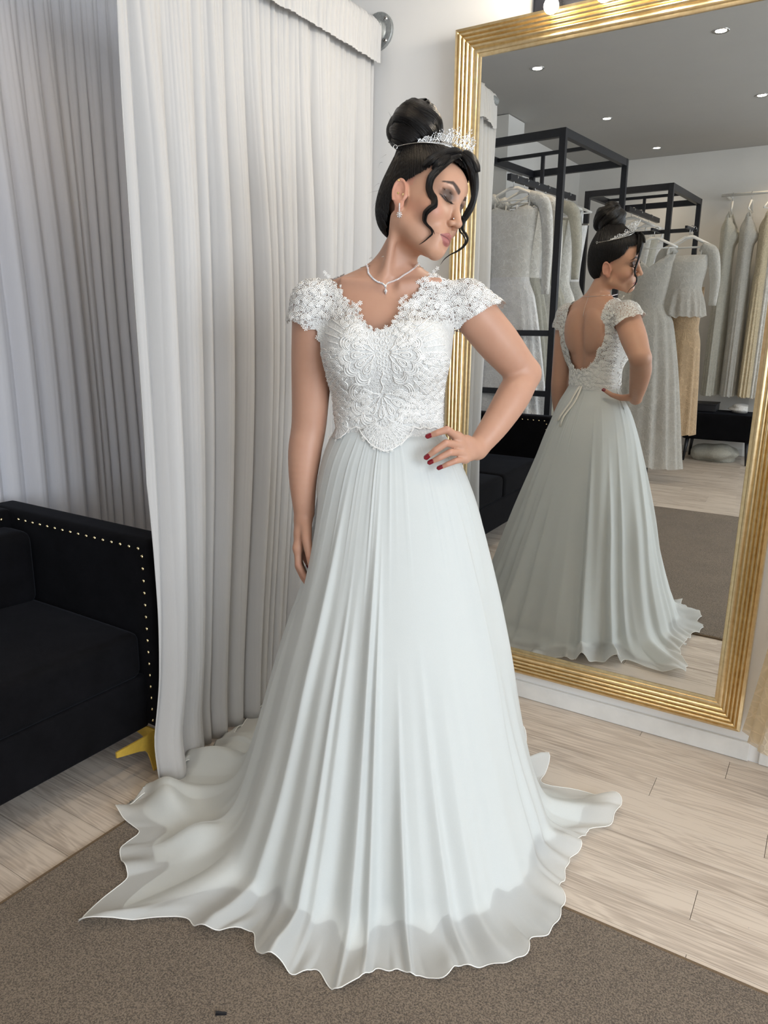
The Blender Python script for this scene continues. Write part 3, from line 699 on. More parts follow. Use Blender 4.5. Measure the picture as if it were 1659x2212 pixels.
def head(F):
    """head and face; every primitive given in the head's own frame (face towards -y)"""
    lo, hi = h2l((0, 0, 0))-0.165, h2l((0, 0, 0))+0.165
    b, X, Y, Z = F.block(lo, hi)
    px, py, pz = X-HT[0], Y-HT[1], Z-HT[2]
    U = (HR[0, 0]*px+HR[1, 0]*py+HR[2, 0]*pz)/HS; Vv = (HR[0, 1]*px+HR[1, 1]*py+HR[2, 1]*pz)/HS; Wz = (HR[0, 2]*px+HR[1, 2]*py+HR[2, 2]*pz)/HS
    A = np.abs(U)
    d = np.full(U.shape, 0.05, np.float32)
    def uni(e, k):
        nonlocal d
        h = np.maximum(k-np.abs(d-e), 0)/k; d = np.minimum(d, e)-h*h*k*0.25
    def sub(e, k):
        nonlocal d
        e = -e; h = np.maximum(k-np.abs(d-e), 0)/k; d = np.maximum(d, e)+h*h*k*0.25
    def E(c, r, sym=True):
        u = (A if sym and c[0] != 0 else U)-c[0]; v = Vv-c[1]; w = Wz-c[2]
        q = np.sqrt((u/r[0])**2+(v/r[1])**2+(w/r[2])**2)+1e-6; g = np.sqrt((u/r[0]**2)**2+(v/r[1]**2)**2+(w/r[2]**2)**2)+1e-6
        return ((q-1)*q/g).astype(np.float32)
    def C(a, bb, ra, rb, sym=True):
        a = np.array(a, float); bb = np.array(bb, float); ba = bb-a; UU = A if sym else U
        t = np.clip(((UU-a[0])*ba[0]+(Vv-a[1])*ba[1]+(Wz-a[2])*ba[2])/(ba@ba), 0, 1)
        return (np.sqrt((UU-a[0]-t*ba[0])**2+(Vv-a[1]-t*ba[1])**2+(Wz-a[2]-t*ba[2])**2)-(ra+t*(rb-ra))).astype(np.float32)
    uni(E((0, 0.012, 0.052), (0.0715, 0.096, 0.086)), 0.01)
    uni(E((0, -0.030, 0.062), (0.0670, 0.0690, 0.0530)), 0.02)                                  # forehead
    uni(E((0, -0.030, -0.010), (0.0615, 0.062, 0.082)), 0.03)
    uni(C((0.048, -0.008, -0.052), (0.012, -0.070, -0.089), 0.019, 0.0165), 0.03)           # jaw
    uni(E((0, -0.0765, -0.0885), (0.0185, 0.0165, 0.0165)), 0.018)                             # chin
    uni(E((0.040, -0.060, -0.016), (0.0245, 0.026, 0.027)), 0.022)                             # cheeks
    uni(C((0.000, -0.0865, 0.042), (0.040, -0.069, 0.045), 0.0105, 0.0115), 0.018)             # brow
    uni(E((0, -0.0800, -0.060), (0.030, 0.0185, 0.028)), 0.018)                                # muzzle
    sub(E((0.0335, -0.1010, 0.024), (0.0165, 0.0150, 0.0120)), 0.016)                          # eye sockets
    uni(C((0, -0.0870, 0.034), (0, -0.1040, -0.006), 0.0070, 0.0078, False), 0.012)            # bridge
    uni(C((0, -0.1030, -0.006), (0, -0.1135, -0.0235), 0.0078, 0.0098, False), 0.007)          # tip
    uni(E((0.0105, -0.1015, -0.0280), (0.0073, 0.0095, 0.0070)), 0.006)                        # wings
    sub(E((0.0062, -0.1075, -0.0355), (0.0038, 0.0055, 0.0032)), 0.003)                        # nostrils
    uni(E((0.0315, -0.0745, 0.0225), (0.0158, 0.0130, 0.0132)), 0.005)                         # closed lids
    sub(C((0.0170, -0.0865, 0.0345), (0.0470, -0.0755, 0.0325), 0.0008, 0.0007), 0.006)        # lid crease
    sub(C((0.0185, -0.0875, 0.0150), (0.0320, -0.0890, 0.0115), 0.0010, 0.0010), 0.002)        # lash seam
    sub(C((0.0320, -0.0890, 0.0115), (0.0465, -0.0790, 0.0150), 0.0010, 0.0010), 0.002)
    uni(C((0.0040, -0.0995, -0.0525), (0.0230, -0.0900, -0.0610), 0.0050, 0.0030), 0.005)      # upper lip
    uni(C((0.0000, -0.0975, -0.0690), (0.0200, -0.0890, -0.0635), 0.0070, 0.0034), 0.005)      # lower lip
    sub(C((0.0000, -0.1060, -0.0600), (0.0250, -0.0945, -0.0620), 0.0016, 0.0012), 0.003)      # mouth line
    sub(E((0, -0.1010, -0.0805), (0.014, 0.006, 0.0045)), 0.010)                               # under the lip
    sub(E((0, -0.1075, -0.0440), (0.0030, 0.0040, 0.0070)), 0.004)                             # philtrum
    # ears
    a = R(12)
    u = A-0.0705; v = (Vv-0.014)*math.cos(a)-(Wz-0.004)*math.sin(a); w = (Vv-0.014)*math.sin(a)+(Wz-0.004)*math.cos(a)
    u2 = u-0.30*v-0.004
    q = np.sqrt((u2/0.0050)**2+(v/0.0165)**2+(w/0.0310)**2)+1e-6; g = np.sqrt((u2/0.0050**2)**2+(v/0.0165**2)**2+(w/0.0310**2)**2)+1e-6
    uni(((q-1)*q/g).astype(np.float32), 0.006)
    ring = np.sqrt((np.sqrt((v/0.0145)**2+(w/0.0290)**2)*0.019-0.019)**2+(u2-0.0035)**2)-0.0030
    uni(np.where(w > -0.020, ring, 0.05).astype(np.float32), 0.003)
    q = np.sqrt(((u2-0.0070)/0.0065)**2+((v+0.0025)/0.0092)**2+((w+0.003)/0.0160)**2)+1e-6
    sub(((q-1)*0.0065).astype(np.float32), 0.003)
    q = np.sqrt(((u2-0.0070)/0.0048)**2+((v-0.0015)/0.0080)**2+((w-0.0140)/0.0085)**2)+1e-6
    sub(((q-1)*0.0048).astype(np.float32), 0.003)
    uni(E((0.0720, 0.0050, -0.0235), (0.0050, 0.0085, 0.0100)), 0.006)
    uni(E((0.0715, -0.0020, -0.0010), (0.0035, 0.0050, 0.0070)), 0.004)
    sel = F.f[b]; k = 0.03; h = np.maximum(k-np.abs(sel-d), 0)/k; F.f[b] = np.minimum(sel, d)-h*h*k*0.25

def axis(segs):
    out = []
    for a, b, st in segs: out.append(np.arange(a, b-1e-6, st))
    return np.concatenate(out+[np.array([segs[-1][1]])])
def build_body():
    F = Field(axis([(-0.30, -0.085, 0.0028), (-0.085, 0.185, 0.0018), (0.185, 0.42, 0.0028)]),
              axis([(-0.20, -0.150, 0.0040), (-0.150, 0.125, 0.0018), (0.125, 0.20, 0.004)]),
              axis([(0.0, 0.70, 0.012), (0.70, 1.15, 0.0024), (1.15, 1.46, 0.0034), (1.46, 1.80, 0.0018)]))
    F.add(torso_fn(-0.006), (-0.19, -0.13, 0.78), (0.19, 0.16, 1.63), 0.01)
    # shoulder blades and spine
    F.ell((-0.075, 0.088, 1.36), (0.050, 0.020, 0.075), k=0.04); F.ell((0.060, 0.090, 1.36), (0.050, 0.020, 0.075), k=0.04)
    F.cap((-0.006, 0.122, 1.44), (-0.004, 0.104, 1.17), 0.010, 0.012, 0.030, 'sub')
    # collar bones, neck muscle
    F.cap((-0.025, -0.034, 1.470), (-0.120, -0.014, 1.482), 0.0040, 0.0030, 0.030); F.cap((0.018, -0.034, 1.470), (0.110, -0.012, 1.484), 0.0040, 0.0030, 0.030)
    F.cap(h2l((-0.055, 0.020, -0.045)), (-0.020, -0.026, 1.480), 0.0090, 0.0055, 0.034)
    F.ell((-0.004, -0.046, 1.474), (0.008, 0.010, 0.010), k=0.016, mode='sub')
    arms(F); hands(F)
    for sx in (-1, 1):
        F.chain([(0.012+sx*0.082, 0.012, 0.86), (0.012+sx*0.080, 0.0, 0.50), (0.012+sx*0.072, 0.025, 0.10)], [0.085, 0.056, 0.034], 0.03)
        F.chain([(0.012+sx*0.072, 0.030, 0.075), (0.012+sx*0.085, -0.075, 0.045), (0.012+sx*0.090, -0.125, 0.032)], [0.033, 0.030, 0.022], 0.02)
    head(F)
    V, Q = F.nets()
    # relax a little
    return V, Q
BV, BQ = build_body()
def vnormals(V, Q):
    n = np.cross(V[Q[:, 2]]-V[Q[:, 0]], V[Q[:, 3]]-V[Q[:, 1]]); N = np.zeros_like(V)
    for k in range(4): np.add.at(N, Q[:, k], n)
    return N/(np.linalg.norm(N, axis=1)[:, None]+1e-12)
def laplace(V, Q, it=1, lam=0.5):
    e = np.concatenate([Q[:, [0, 1]], Q[:, [1, 2]], Q[:, [2, 3]], Q[:, [3, 0]]]); e = np.concatenate([e, e[:, ::-1]])
    deg = np.bincount(e[:, 0], minlength=len(V)).astype(float)[:, None]
    for _ in range(it):
        S = np.stack([np.bincount(e[:, 0], weights=V[e[:, 1], i], minlength=len(V)) for i in range(3)], -1)
        V = V+lam*(S/np.maximum(deg, 1)-V)
    return V
BV = laplace(BV, BQ, 2, 0.45)

# ---- skin colour per vertex: complexion, make-up, lips
def paint(V):
    h = l2h(V); x, y, z = np.abs(h[:, 0]), h[:, 1], h[:, 2]
    face = (V[:, 2] > 1.50) & (y < 0.02)
    skin = np.array([0.50, 0.285, 0.198]); col = np.tile(skin, (len(V), 1))
    def mixin(mask, c, lim=face):
        nonlocal col
        m = np.where(lim, mask, 0)[:, None]; col = col*(1-m)+np.array(c)*m
    near = smst(z, -0.13, -0.10)*smst(y, 0.03, -0.01)
    mixin(near*0.75, (0.55, 0.315, 0.210))
    g = lambda cx, cz, sx, sz: np.exp(-((x-cx)/sx)**2-((z-cz)/sz)**2)
    mixin(0.40*g(0.052, -0.020, 0.018, 0.020)*(y < -0.01), (0.52, 0.20, 0.15))
    mixin(0.22*np.exp(-((x-0.056)/0.014)**2-((z+0.040)/0.020)**2)*(y < -0.01), (0.40, 0.19, 0.12))
    mixin(0.45*g(0.030, -0.004, 0.014, 0.008)*(y < -0.05), (0.74, 0.52, 0.40))          # highlighter under the eyes
    mixin(0.30*g(0.0, 0.065, 0.022, 0.022)*(y < -0.05), (0.70, 0.46, 0.34))
    fr = y < -0.052
    # eye shadow
    sh = smst(np.sqrt(((x-0.0325)/0.0225)**2+((z-0.0245)/np.where(z > 0.0245, 0.0185, 0.0150))**2), 1.05, 0.55)*smst(z, 0.0105, 0.0135)
    mixin(0.88*sh*fr, (0.062, 0.048, 0.044))
    mixin(0.30*smst(np.sqrt(((x-0.0300)/0.0120)**2+((z-0.0235)/0.0070)**2), 1.0, 0.3)*fr, (0.085, 0.075, 0.072))
    mixin(0.40*smst(np.sqrt(((x-0.0340)/0.0300)**2+((z-0.0300)/0.0175)**2), 1.0, 0.6)*fr*(1-sh), (0.30, 0.16, 0.11))
    mixin(0.65*smst(np.abs(z-0.0420-0.003*np.sin((x-0.02)*90)), 0.0035, 0.0008)*smst(np.abs(x-0.034), 0.014, 0.008)*fr, (0.72, 0.50, 0.38))
    # liner along the lashes
    lz = 0.0122+0.0045*((x-0.0325)/0.0145)**2
    mixin(smst(np.abs(z-lz-0.0006), 0.0023, 0.0010)*smst(np.abs(x-0.0330), 0.0185, 0.0150)*fr, (0.010, 0.008, 0.008))
    # brows
    bz = np.interp(x, [0.010, 0.022, 0.036, 0.056], [0.0415, 0.0468, 0.0525, 0.0445]); bt = np.interp(x, [0.010, 0.014, 0.024, 0.038, 0.056], [0.0044, 0.0068, 0.0066, 0.0050, 0.0016])
    mixin(0.93*smst(np.abs(z-bz), bt, bt*0.55)*smst(x, 0.0095, 0.0125)*smst(x, 0.058, 0.054)*(y < -0.04), (0.030, 0.018, 0.014))
    # lips
    up = np.interp(x, [0, 0.004, 0.012, 0.0255], [-0.0505, -0.0482, -0.0520, -0.0615]); dn = np.interp(x, [0, 0.010, 0.0255], [-0.0765, -0.0750, -0.0620])
    lip = smst(z, up+0.0008, up-0.0008)*smst(z, dn-0.0008, dn+0.0008)*(y < -0.075)
    mixin(0.92*lip, (0.36, 0.125, 0.120))
    mixin(smst(np.abs(z+0.0605+0.0016*(x/0.024)), 0.0016, 0.0006)*(x < 0.0250)*(y < -0.08), (0.12, 0.035, 0.035))
    ear = (np.abs(h[:, 0]) > 0.069) & (h[:, 1] > -0.01) & (h[:, 1] < 0.045) & (z > -0.04) & (z < 0.045)
    mixin(0.45*ear, (0.60, 0.26, 0.19), V[:, 2] > 1.5)
    # knuckles a little pinker
    for k in FING:
        for q in (1, 2):
            m = np.exp(-(np.linalg.norm(V-np.asarray(FING[k][q]), axis=1)/0.011)**2); col = col*(1-0.30*m[:, None])+np.array([0.58, 0.25, 0.18])*0.30*m[:, None]
    return np.clip(col, 0, 1)
def mk_skin():
    m = NT('skin'); at_ = m.node('ShaderNodeAttribute'); at_.attribute_name = 'paint'
    v = m.coord('Object'); f = m.noise(v, 26, 4)
    mx = m.node('ShaderNodeMix', data_type='RGBA', blend_type='MULTIPLY'); mx.inputs[0].default_value = 1.0
    m.link(at_.outputs['Color'], mx.inputs[6]); m.link(m.ramp(f, [(0.3, (0.96, 0.93, 0.92)), (0.7, (1, 1, 1))]), mx.inputs[7]); m.base(mx.outputs[2])
    m.set(Roughness=0.46, Specular_IOR_Level=0.38, Subsurface_Weight=0.10, Subsurface_Scale=0.006)
    m.b.inputs['Subsurface Radius'].default_value = (1.0, 0.35, 0.2)
    m.bump(m.noise(v, 900, 2), 0.03, 0.0006); return m.m
M_skin = mk_skin()
body = np_mesh('body', BV, BQ, M_skin, bride)
def set_col(o, name, C):
    a = o.data.attributes.new(name, 'FLOAT_COLOR', 'POINT'); c4 = np.ones((len(C), 4), np.float32); c4[:, :3] = C; a.data.foreach_set('color', c4.ravel())
set_col(body, 'paint', paint(BV))
BVH = BVHTree.FromPolygons([tuple(v) for v in BV.tolist()], BQ.tolist())
def ray(px, py, tree, off=0.0, default_y=-0.03):
    d = dir_loc(px, py); h = tree.ray_cast(Vector(CL), Vector(d))
    if h[0] is None: return Vector(at(px, py, default_y)), Vector(-d)
    n = h[1] if h[1].dot(Vector(d)) < 0 else -h[1]
    return h[0]-Vector(d)*off, n
# ---- painted nails
M_nail = plain('dark_red_varnish', (0.20, 0.006, 0.016), 0.12, nscale=200, namt=0.1, Coat_Weight=0.6)
def nails():
    for k, p in FING.items():
        p = [Vector(q) for q in p]; t = (p[3]-p[2]).normalized()
        r = {'index': 0.0062, 'middle': 0.0063, 'ring': 0.0060, 'little': 0.0054, 'thumb': 0.0078}[k[1:]]
        if k[0] == 'L': up = Vector((0.15, -1.0, 0.45)) if 'thumb' not in k else Vector((0.1, 1.0, 0.3))
        else: up = Vector((-0.9, -0.5, 0.1)) if 'thumb' not in k else Vector((0.3, -1.0, 0.1))
        up = (up-t*up.dot(t)).normalized(); sd = t.cross(up)
        V = []; F = []; nu, nv = 7, 9
        for j in range(nv):
            v = j/(nv-1); wv = math.sin(math.pi*min(1, 0.16+0.84*v) if v < 0.5 else math.pi*(1-0.5*(v-0.5)/0.5*0.82-0.0))**0.6 if False else (1-abs(2*v-1)**2.6)**0.5
            for i in range(nu):
                a = (i/(nu-1)-0.5)*2*1.15*max(wv, 0.02)
                c = p[3]+t*((v-0.36)*0.0165)
                rr = r*1.07 if v < 0.8 else r*1.07
                V.append(c+up*(rr*math.cos(a)+0.0002)+sd*(rr*math.sin(a)))
        for j in range(nv-1):
            for i in range(nu-1): F.append((j*nu+i, j*nu+i+1, (j+1)*nu+i+1, (j+1)*nu+i))
        o = mesh('fingernail', V, F, M_nail, body, True); s_ = o.modifiers.new('t', 'SOLIDIFY'); s_.thickness = 0.0008; s_.offset = 0
nails()
# ------------------------------------------------------------------ the gown: skirt, lining, bodice, lace
def mk_chiffon():
    m = NT('chiffon'); v = m.coord('Object'); f = m.noise(v, 700, 2)
    m.base(m.ramp(f, [(0.3, (0.73, 0.76, 0.757)), (0.7, (0.78, 0.805, 0.802))]))
    m.set(Roughness=0.75, Specular_IOR_Level=0.12, Sheen_Weight=0.25); m.bump(f, 0.04, 0.0006)
    add_transparency(m, 0.19, (0.97, 0.98, 0.98), translucent=0.35, tcol=(0.82, 0.84, 0.83)); return m.m
M_chiffon = mk_chiffon()
def mk_lining():
    m = NT('skirt_lining'); v = m.coord('Object'); f = m.noise(v, 40, 3)
    m.base(m.ramp(f, [(0.3, (0.74, 0.77, 0.765)), (0.7, (0.79, 0.815, 0.81))])); m.set(Roughness=0.6, Specular_IOR_Level=0.2, Sheen_Weight=0.2); return m.m
M_lining = mk_lining()
M_hem = plain('rolled_hem_thread', (0.83, 0.84, 0.82), 0.6, nscale=300, namt=0.05)
M_cord = plain('ivory_cord', (0.86, 0.855, 0.83), 0.45, nscale=500, namt=0.08, bump=0.2, Sheen_Weight=0.3)
M_sequin = plain('sequin', (0.95, 0.95, 0.95), 0.08, 0.6, nscale=300, namt=0.03)

ZT = [1.130, 1.100, 1.04, 0.92, 0.79, 0.66, 0.525, 0.386, 0.243, 0.115]
RX = [0.130, 0.147, 0.184, 0.234, 0.268, 0.298, 0.328, 0.354, 0.388, 0.428]      # to image right
LX = [0.132, 0.150, 0.172, 0.196, 0.218, 0.248, 0.288, 0.326, 0.368, 0.415]      # to image left
FY = [0.082, 0.095, 0.122, 0.158, 0.195, 0.235, 0.280, 0.325, 0.375, 0.430]      # towards the camera
BY = [0.084, 0.098, 0.140, 0.205, 0.255, 0.305, 0.355, 0.410, 0.465, 0.520]      # towards the mirror
HEM = [(-8, .547), (-14, .538), (-21, .518), (-27, .517), (-31, .522), (-37, .549), (-44, .564), (-53, .57), (-60, .578), (-65, .562), (-71, .557), (-78, .559), (-84, .545), (-89, .538), (-94, .558), (-98, .58),
       (-103, .579), (-109, .576), (-115, .561), (-123, .548), (-128, .556), (-135, .60), (-140, .62), (-143, .68), (-146, .78), (-149, .81), (-153, .79), (-157, .71), (-161, .70), (-165, .728), (-172, .693), (-177, .75), (-181, .778), (-188, .795),
       (-197, .771), (-210, .735), (-222, .76), (-234, .80), (-250, .74), (-270, .66), (-283, .62), (-315, .58), (-328, .56), (-335, .54), (-342, .53), (-346, .60), (-352, .685), (-358, .675), (-363, .657), (-366, .56)]
HA = np.array([a for a, _ in HEM][::-1], float); HRr = np.array([r for _, r in HEM][::-1], float)
def hem_r(deg):
    d = np.mod(np.asarray(deg)+8, 360)-368      # into [-368,-8)
    f = lambda q: np.interp(np.mod(q+8, 360)-368, np.concatenate([HA, [-8]]), np.concatenate([HRr, [0.547]]))
    return sum(f(d+o)*w for o, w in ((-2.4, .12), (-1.2, .22), (0, .32), (1.2, .22), (2.4, .12)))
def quad_r(deg, i):
    a = np.radians(deg); c, s = np.cos(a), np.sin(a)
    A = np.where(c > 0, RX[i], LX[i]); Bq = np.where(s > 0, BY[i], FY[i]); return 1/np.sqrt((c/A)**2+(s/Bq)**2)
def skirt_grid(nphi, nt, folds, shrink, hemcut, seed):
    rs = np.random.RandomState(seed)
    deg = np.linspace(-180, 180, nphi, endpoint=False); nz = len(ZT)
    rads = np.stack([quad_r(deg, i) for i in range(nz)], 1)*(1-shrink)-0.002*(shrink > 0)
    H = hem_r(deg)-hemcut
    H = np.maximum(H, rads[:, -1]+0.02)
    # arc-length-like parameter, then resample every meridian
    u = np.linspace(0, 1, nt); Rg = np.zeros((nphi, nt)); Zg = np.zeros((nphi, nt))
    for k in range(nphi):
        r0 = rads[k, -1]; h = H[k]; g = h-r0; flat = min(1.0, g/0.25)
        rr = list(rads[k])+[r0+g*0.22, r0+g*0.45, r0+g*0.72, h]; zz = ZT+[0.062-0.022*flat, 0.034-0.014*flat, 0.018-0.006*flat, 0.010]
        rr = np.array(rr); zz = np.array(zz); L = np.concatenate([[0], np.cumsum(np.hypot(np.diff(rr), np.diff(zz)))]); L /= L[-1]
        Rg[k] = sinterp(u, L, rr); Zg[k] = sinterp(u, L, zz)
    D = np.radians(deg)[:, None]; T = u[None, :]
    # folds: ridges that start at different heights and run down to the hem
    disp = np.zeros((nphi, nt)); a = deg[:, None]
    nr = folds
    for i in range(nr):
        c = -180+360*(i+rs.uniform(-0.42, 0.42))/nr; w = rs.uniform(1.3, 5.2); hgt = rs.uniform(0.35, 1.0); t0 = rs.uniform(-0.12, 0.42) if rs.rand() < 0.75 else rs.uniform(0.3, 0.6)
        dr = rs.uniform(-2.5, 2.5)
        d = (a-c-dr*(T-0.3)+180) % 360-180; ww = w*(0.8+0.9*T)
        sk = np.where(d > 0, rs.uniform(0.5, 1.0), rs.uniform(0.9, 1.6))
        disp += hgt*np.exp(-np.abs(d/(ww*sk))**1.7)*smst(T, t0, t0+0.45)
    disp -= disp.mean(0, keepdims=True)
    amp = 0.004+0.022*smst(T, 0.05, 0.55)+0.022*smst(T, 0.6, 0.95)
    # fine gathers under the waist seam
    gath = np.zeros(nphi)
    for i in range(64):
        c = rs.uniform(-180, 180); gath += rs.uniform(0.3, 1)*np.exp(-((deg-c+180) % 360-180)**2/rs.uniform(0.5, 1.6)**2)
    g2 = (gath-gath.mean())[:, None]*0.0015*np.exp(-((T-0.10)/0.16)**2)*smst(T, 0, 0.03)
    off = disp*amp+g2
    up = smst(Zg, 0.09, 0.02)                         # how far the cloth is lying on the floor
    Rg2 = Rg+off*(1-0.55*up)
    Zg2 = Zg+np.maximum(off, 0)*1.5*up*(1-0.35*smst(T, 0.97, 1.0))
    dd = (a-178+180) % 360-180; Zg2 = Zg2+0.060*np.exp(-(dd/6.0)**2-((T-0.90)/0.035)**2)+0.045*np.exp(-((a-196+180) % 360-180)**2/5.0**2-((T-0.86)/0.05)**2)
    dd = (a-152+180) % 360-180; Zg2 = Zg2+0.050*np.exp(-(dd/12.0)**2-((T-0.86)/0.06)**2)
    return deg, D, T, Rg2, Zg2, up, rs
def skirt_verts(D, Rg, Zg):
    cx = np.interp(Zg, [0.0, 0.5, 1.13], [0.0, 0.0, -0.003])
    return np.stack([cx+Rg*np.cos(D), Rg*np.sin(D)+0.004, Zg], -1)
def hand_dent(V):
    # the cloth gives way around the hanging hand
    P = V.reshape(-1, 3); ax0 = np.array([-0.226, -0.012, 0.90]); ax1 = np.array([-0.212, -0.022, 0.715]); ba = ax1-ax0
    t = np.clip(((P-ax0)@ba)/(ba@ba), 0, 1); q = ax0+t[:, None]*ba; d = P-q; d[:, 2] = 0; dist = np.linalg.norm(d, axis=1)
    w = np.exp(-(np.maximum(np.abs(P[:, 1]+0.015)-0.028, 0)/0.016)**2)*smst(P[:, 2], 0.60, 0.72)*smst(P[:, 2], 1.00, 0.90)*(P[:, 0] < 0)
    target = np.interp(P[:, 2], [0.60, 0.72, 0.90, 1.0], [-0.26, -0.186, -0.178, -0.178])
    P[:, 0] = np.where((P[:, 0] < target), P[:, 0]+(target-P[:, 0])*w, P[:, 0])
    # and under the fingers resting on the other hip
    w2 = np.exp(-((P[:, 0]-0.13)/0.06)**2-((P[:, 2]-1.07)/0.05)**2)*(P[:, 1] < 0); P[:, 1] += 0.012*w2
    return P.reshape(V.shape)
NPH, NTT = 1080, 120
deg, D, T, Rg, Zg, up, rs = skirt_grid(NPH, NTT, 46, 0.0, 0.0, 5)
# fluttering edge
edge = smst(T, 0.90, 1.0)
wave = np.zeros((NPH, 1))
for i in range(9):
    f = rs.randint(18, 56); wave += rs.uniform(0.3, 1)*np.sin(D*f+rs.uniform(0, 6.28))
wave /= 1.9; wave2 = np.roll(wave, 5, 0)
Rg = Rg+0.012*wave*edge; Zg = Zg+0.016*np.maximum(wave2+0.2, 0)*smst(T, 0.93, 1.0)
Zg = np.maximum(Zg, 0.0125+0.0*Zg)
def clear_of_curtain(V):
    wx = BR[0]+V[..., 0]*EX[0]+V[..., 1]*EY[0]; wy = BR[1]+V[..., 0]*EX[1]+V[..., 1]*EY[1]
    lim = -1.625-0.05*smst(wy, -0.95, -0.7)
    sh = np.where(wx < lim+0.08, (lim+0.08-0.08*np.exp((wx-lim-0.08)/0.08*1.0*0+0*wx)*np.exp(-(lim+0.08-wx)/0.16))-wx, 0)
    nx = wx+np.maximum(sh, 0)*1.0; V = V.copy(); dx = nx-wx
    V[..., 0] += dx*EX[0]; V[..., 1] += dx*EY[0]; return V
SV = clear_of_curtain(hand_dent(skirt_verts(D, Rg, Zg))).reshape(-1, 3)
# hem must stay clear of curtain and floor
SQ = grid_quads(NPH, NTT, True)
skirt = np_mesh('skirt', SV, SQ, M_chiffon, bride)
hemP = SV.reshape(NPH, NTT, 3)[::2, -1]
MB().tube([tuple(p) for p in hemP], 0.0013, 5, closed=True).build('rolled_hem', M_hem, skirt)
# lining: the same drape a few millimetres inside, ending short of the hem
def lining_mesh():
    G = SV.reshape(NPH, NTT, 3)[::2]; N = vnormals(SV, SQ).reshape(NPH, NTT, 3)[::2]
    rad = G.copy(); rad[..., 2] = 0; s_ = np.sign((N*rad).sum(-1)[:, NTT//2].mean()); N = N*s_
    L = np.concatenate([np.zeros((len(G), 1)), np.cumsum(np.linalg.norm(np.diff(G, axis=1), axis=2), axis=1)], 1)
    dg = deg[::2]; cut = 0.085+0.012*np.sin(np.radians(dg)*5)+0.008*np.sin(np.radians(dg)*13+1)
    cut = cut+np.where((dg > -160) & (dg < -20), 0.025, 0.0)
    nt2 = 84; out = np.zeros((len(G), nt2, 3))
    for k in range(len(G)):
        q = np.linspace(0, L[k, -1]-cut[k], nt2)
        P = G[k]-N[k]*np.interp(L[k], [0, 0.1, 1.2], [0.002, 0.006, 0.008])[:, None]
        P[:, 2] = np.minimum(np.maximum(P[:, 2], 0.0118), np.maximum(G[k][:, 2]-0.0006, 0.0118))
        for i in range(3): out[k, :, i] = np.interp(q, L[k], P[:, i])
    return np_mesh('lining', out.reshape(-1, 3), grid_quads(len(G), nt2, True), M_lining, skirt)
lining = lining_mesh()

# ---- bodice: an offset of the torso, loosened over the bust and flared over the shoulders
NECK = [(698, 560), (703, 588), (735, 622), (746, 646), (772, 664), (783, 692), (803, 711), (822, 714), (845, 703), (858, 684), (868, 660), (886, 648), (905, 628), (912, 606), (935, 588), (953, 574), (956, 540)]
def neck_poly():
    P = [at(px, py, -0.055 if 640 < py < 700 else (-0.105 if py >= 700 else -0.025)) for px, py in NECK]; return np.array([(p[0], p[2]) for p in P])
NP = neck_poly()
BACK = np.array([(-0.116, 1.56), (-0.118, 1.47), (-0.114, 1.41), (-0.108, 1.33), (-0.078, 1.235), (-0.04, 1.200), (0.0, 1.192), (0.045, 1.205), (0.080, 1.25), (0.094, 1.33), (0.100, 1.41), (0.108, 1.47), (0.108, 1.56)])
def in_poly(x, z, P):
    ins = np.zeros(x.shape, bool); n = len(P)
    for i in range(n):
        x0, z0 = P[i]; x1, z1 = P[(i+1) % n]
        c = ((z0 > z) != (z1 > z)) & (x < (x1-x0)*(z-z0)/(z1-z0+1e-12)+x0); ins ^= c
    return ins
def build_bodice():
    F = Field(np.arange(-0.30, 0.312, 0.0026), np.arange(-0.185, 0.165, 0.0026), np.arange(1.085, 1.545, 0.0026))
    F.add(torso_fn(0.005, 1.0, 1.60), (-0.19, -0.14, 1.0), (0.19, 0.16, 1.6), 0.01)
    F.ell((-0.078, -0.064, 1.312), (0.070, 0.062, 0.072), k=0.07); F.ell((0.056, -0.064, 1.312), (0.070, 0.062, 0.072), k=0.07)
    arms(F, 0.0075, True)
    V, Q = F.nets(); V = laplace(V, Q, 2, 0.4); N = vnormals(V, Q)
    # sleeve flare
    for S, E, sx in ((SHR, ELR, -1), (SHL, ELL, 1)):
        S = np.array(S); E = np.array(E); ax = (E-S)/np.linalg.norm(E-S); t = (V-S)@ax; out = smst(sx*V[:, 0], 0.185, 0.215)
        V = V+N*(0.013*smst(t, 0.0, 0.06)*out*smst(V[:, 2], 1.34, 1.40))[:, None]
    C = V[Q].mean(1); x, y, z = C[:, 0], C[:, 1], C[:, 2]
    rag = 0.004*np.sin(x*420)+0.004*np.sin(z*500+x*200)
    keep = np.ones(len(Q), bool)
    keep &= ~((y < 0.035) & in_poly(x+rag*0.6, z+rag*0.6, NP))
    keep &= ~((y >= 0.035) & in_poly(x+rag*0.5, z+rag*0.5, BACK))
    keep &= z > 1.110
    keep &= z < 1.535
    keep &= ~((z < 1.365) & (np.abs(x-sinterp(z, TOR[:, 0], TOR[:, 1])) > sinterp(z, TOR[:, 0], TOR[:, 3])+0.011))
    # armholes and the scalloped edges of the cap sleeves
    keep &= ~((x < -0.172) & (z < 1.372-0.038*smst(x, -0.212, -0.180)+0.10*np.maximum(-0.205-x, 0)+0.010*np.abs(np.sin(y*75))))
    keep &= ~((x > 0.150) & (z < 1.368+0.62*np.clip(x-0.158, 0, 0.2)+0.010*np.abs(np.sin(y*75))-0.02*smst(y, 0.0, 0.06)))
    Q = Q[keep]; used = np.unique(Q); mp = np.full(len(V), -1); mp[used] = np.arange(len(used))
    return V[used], mp[Q]
BoV, BoQ = build_bodice()
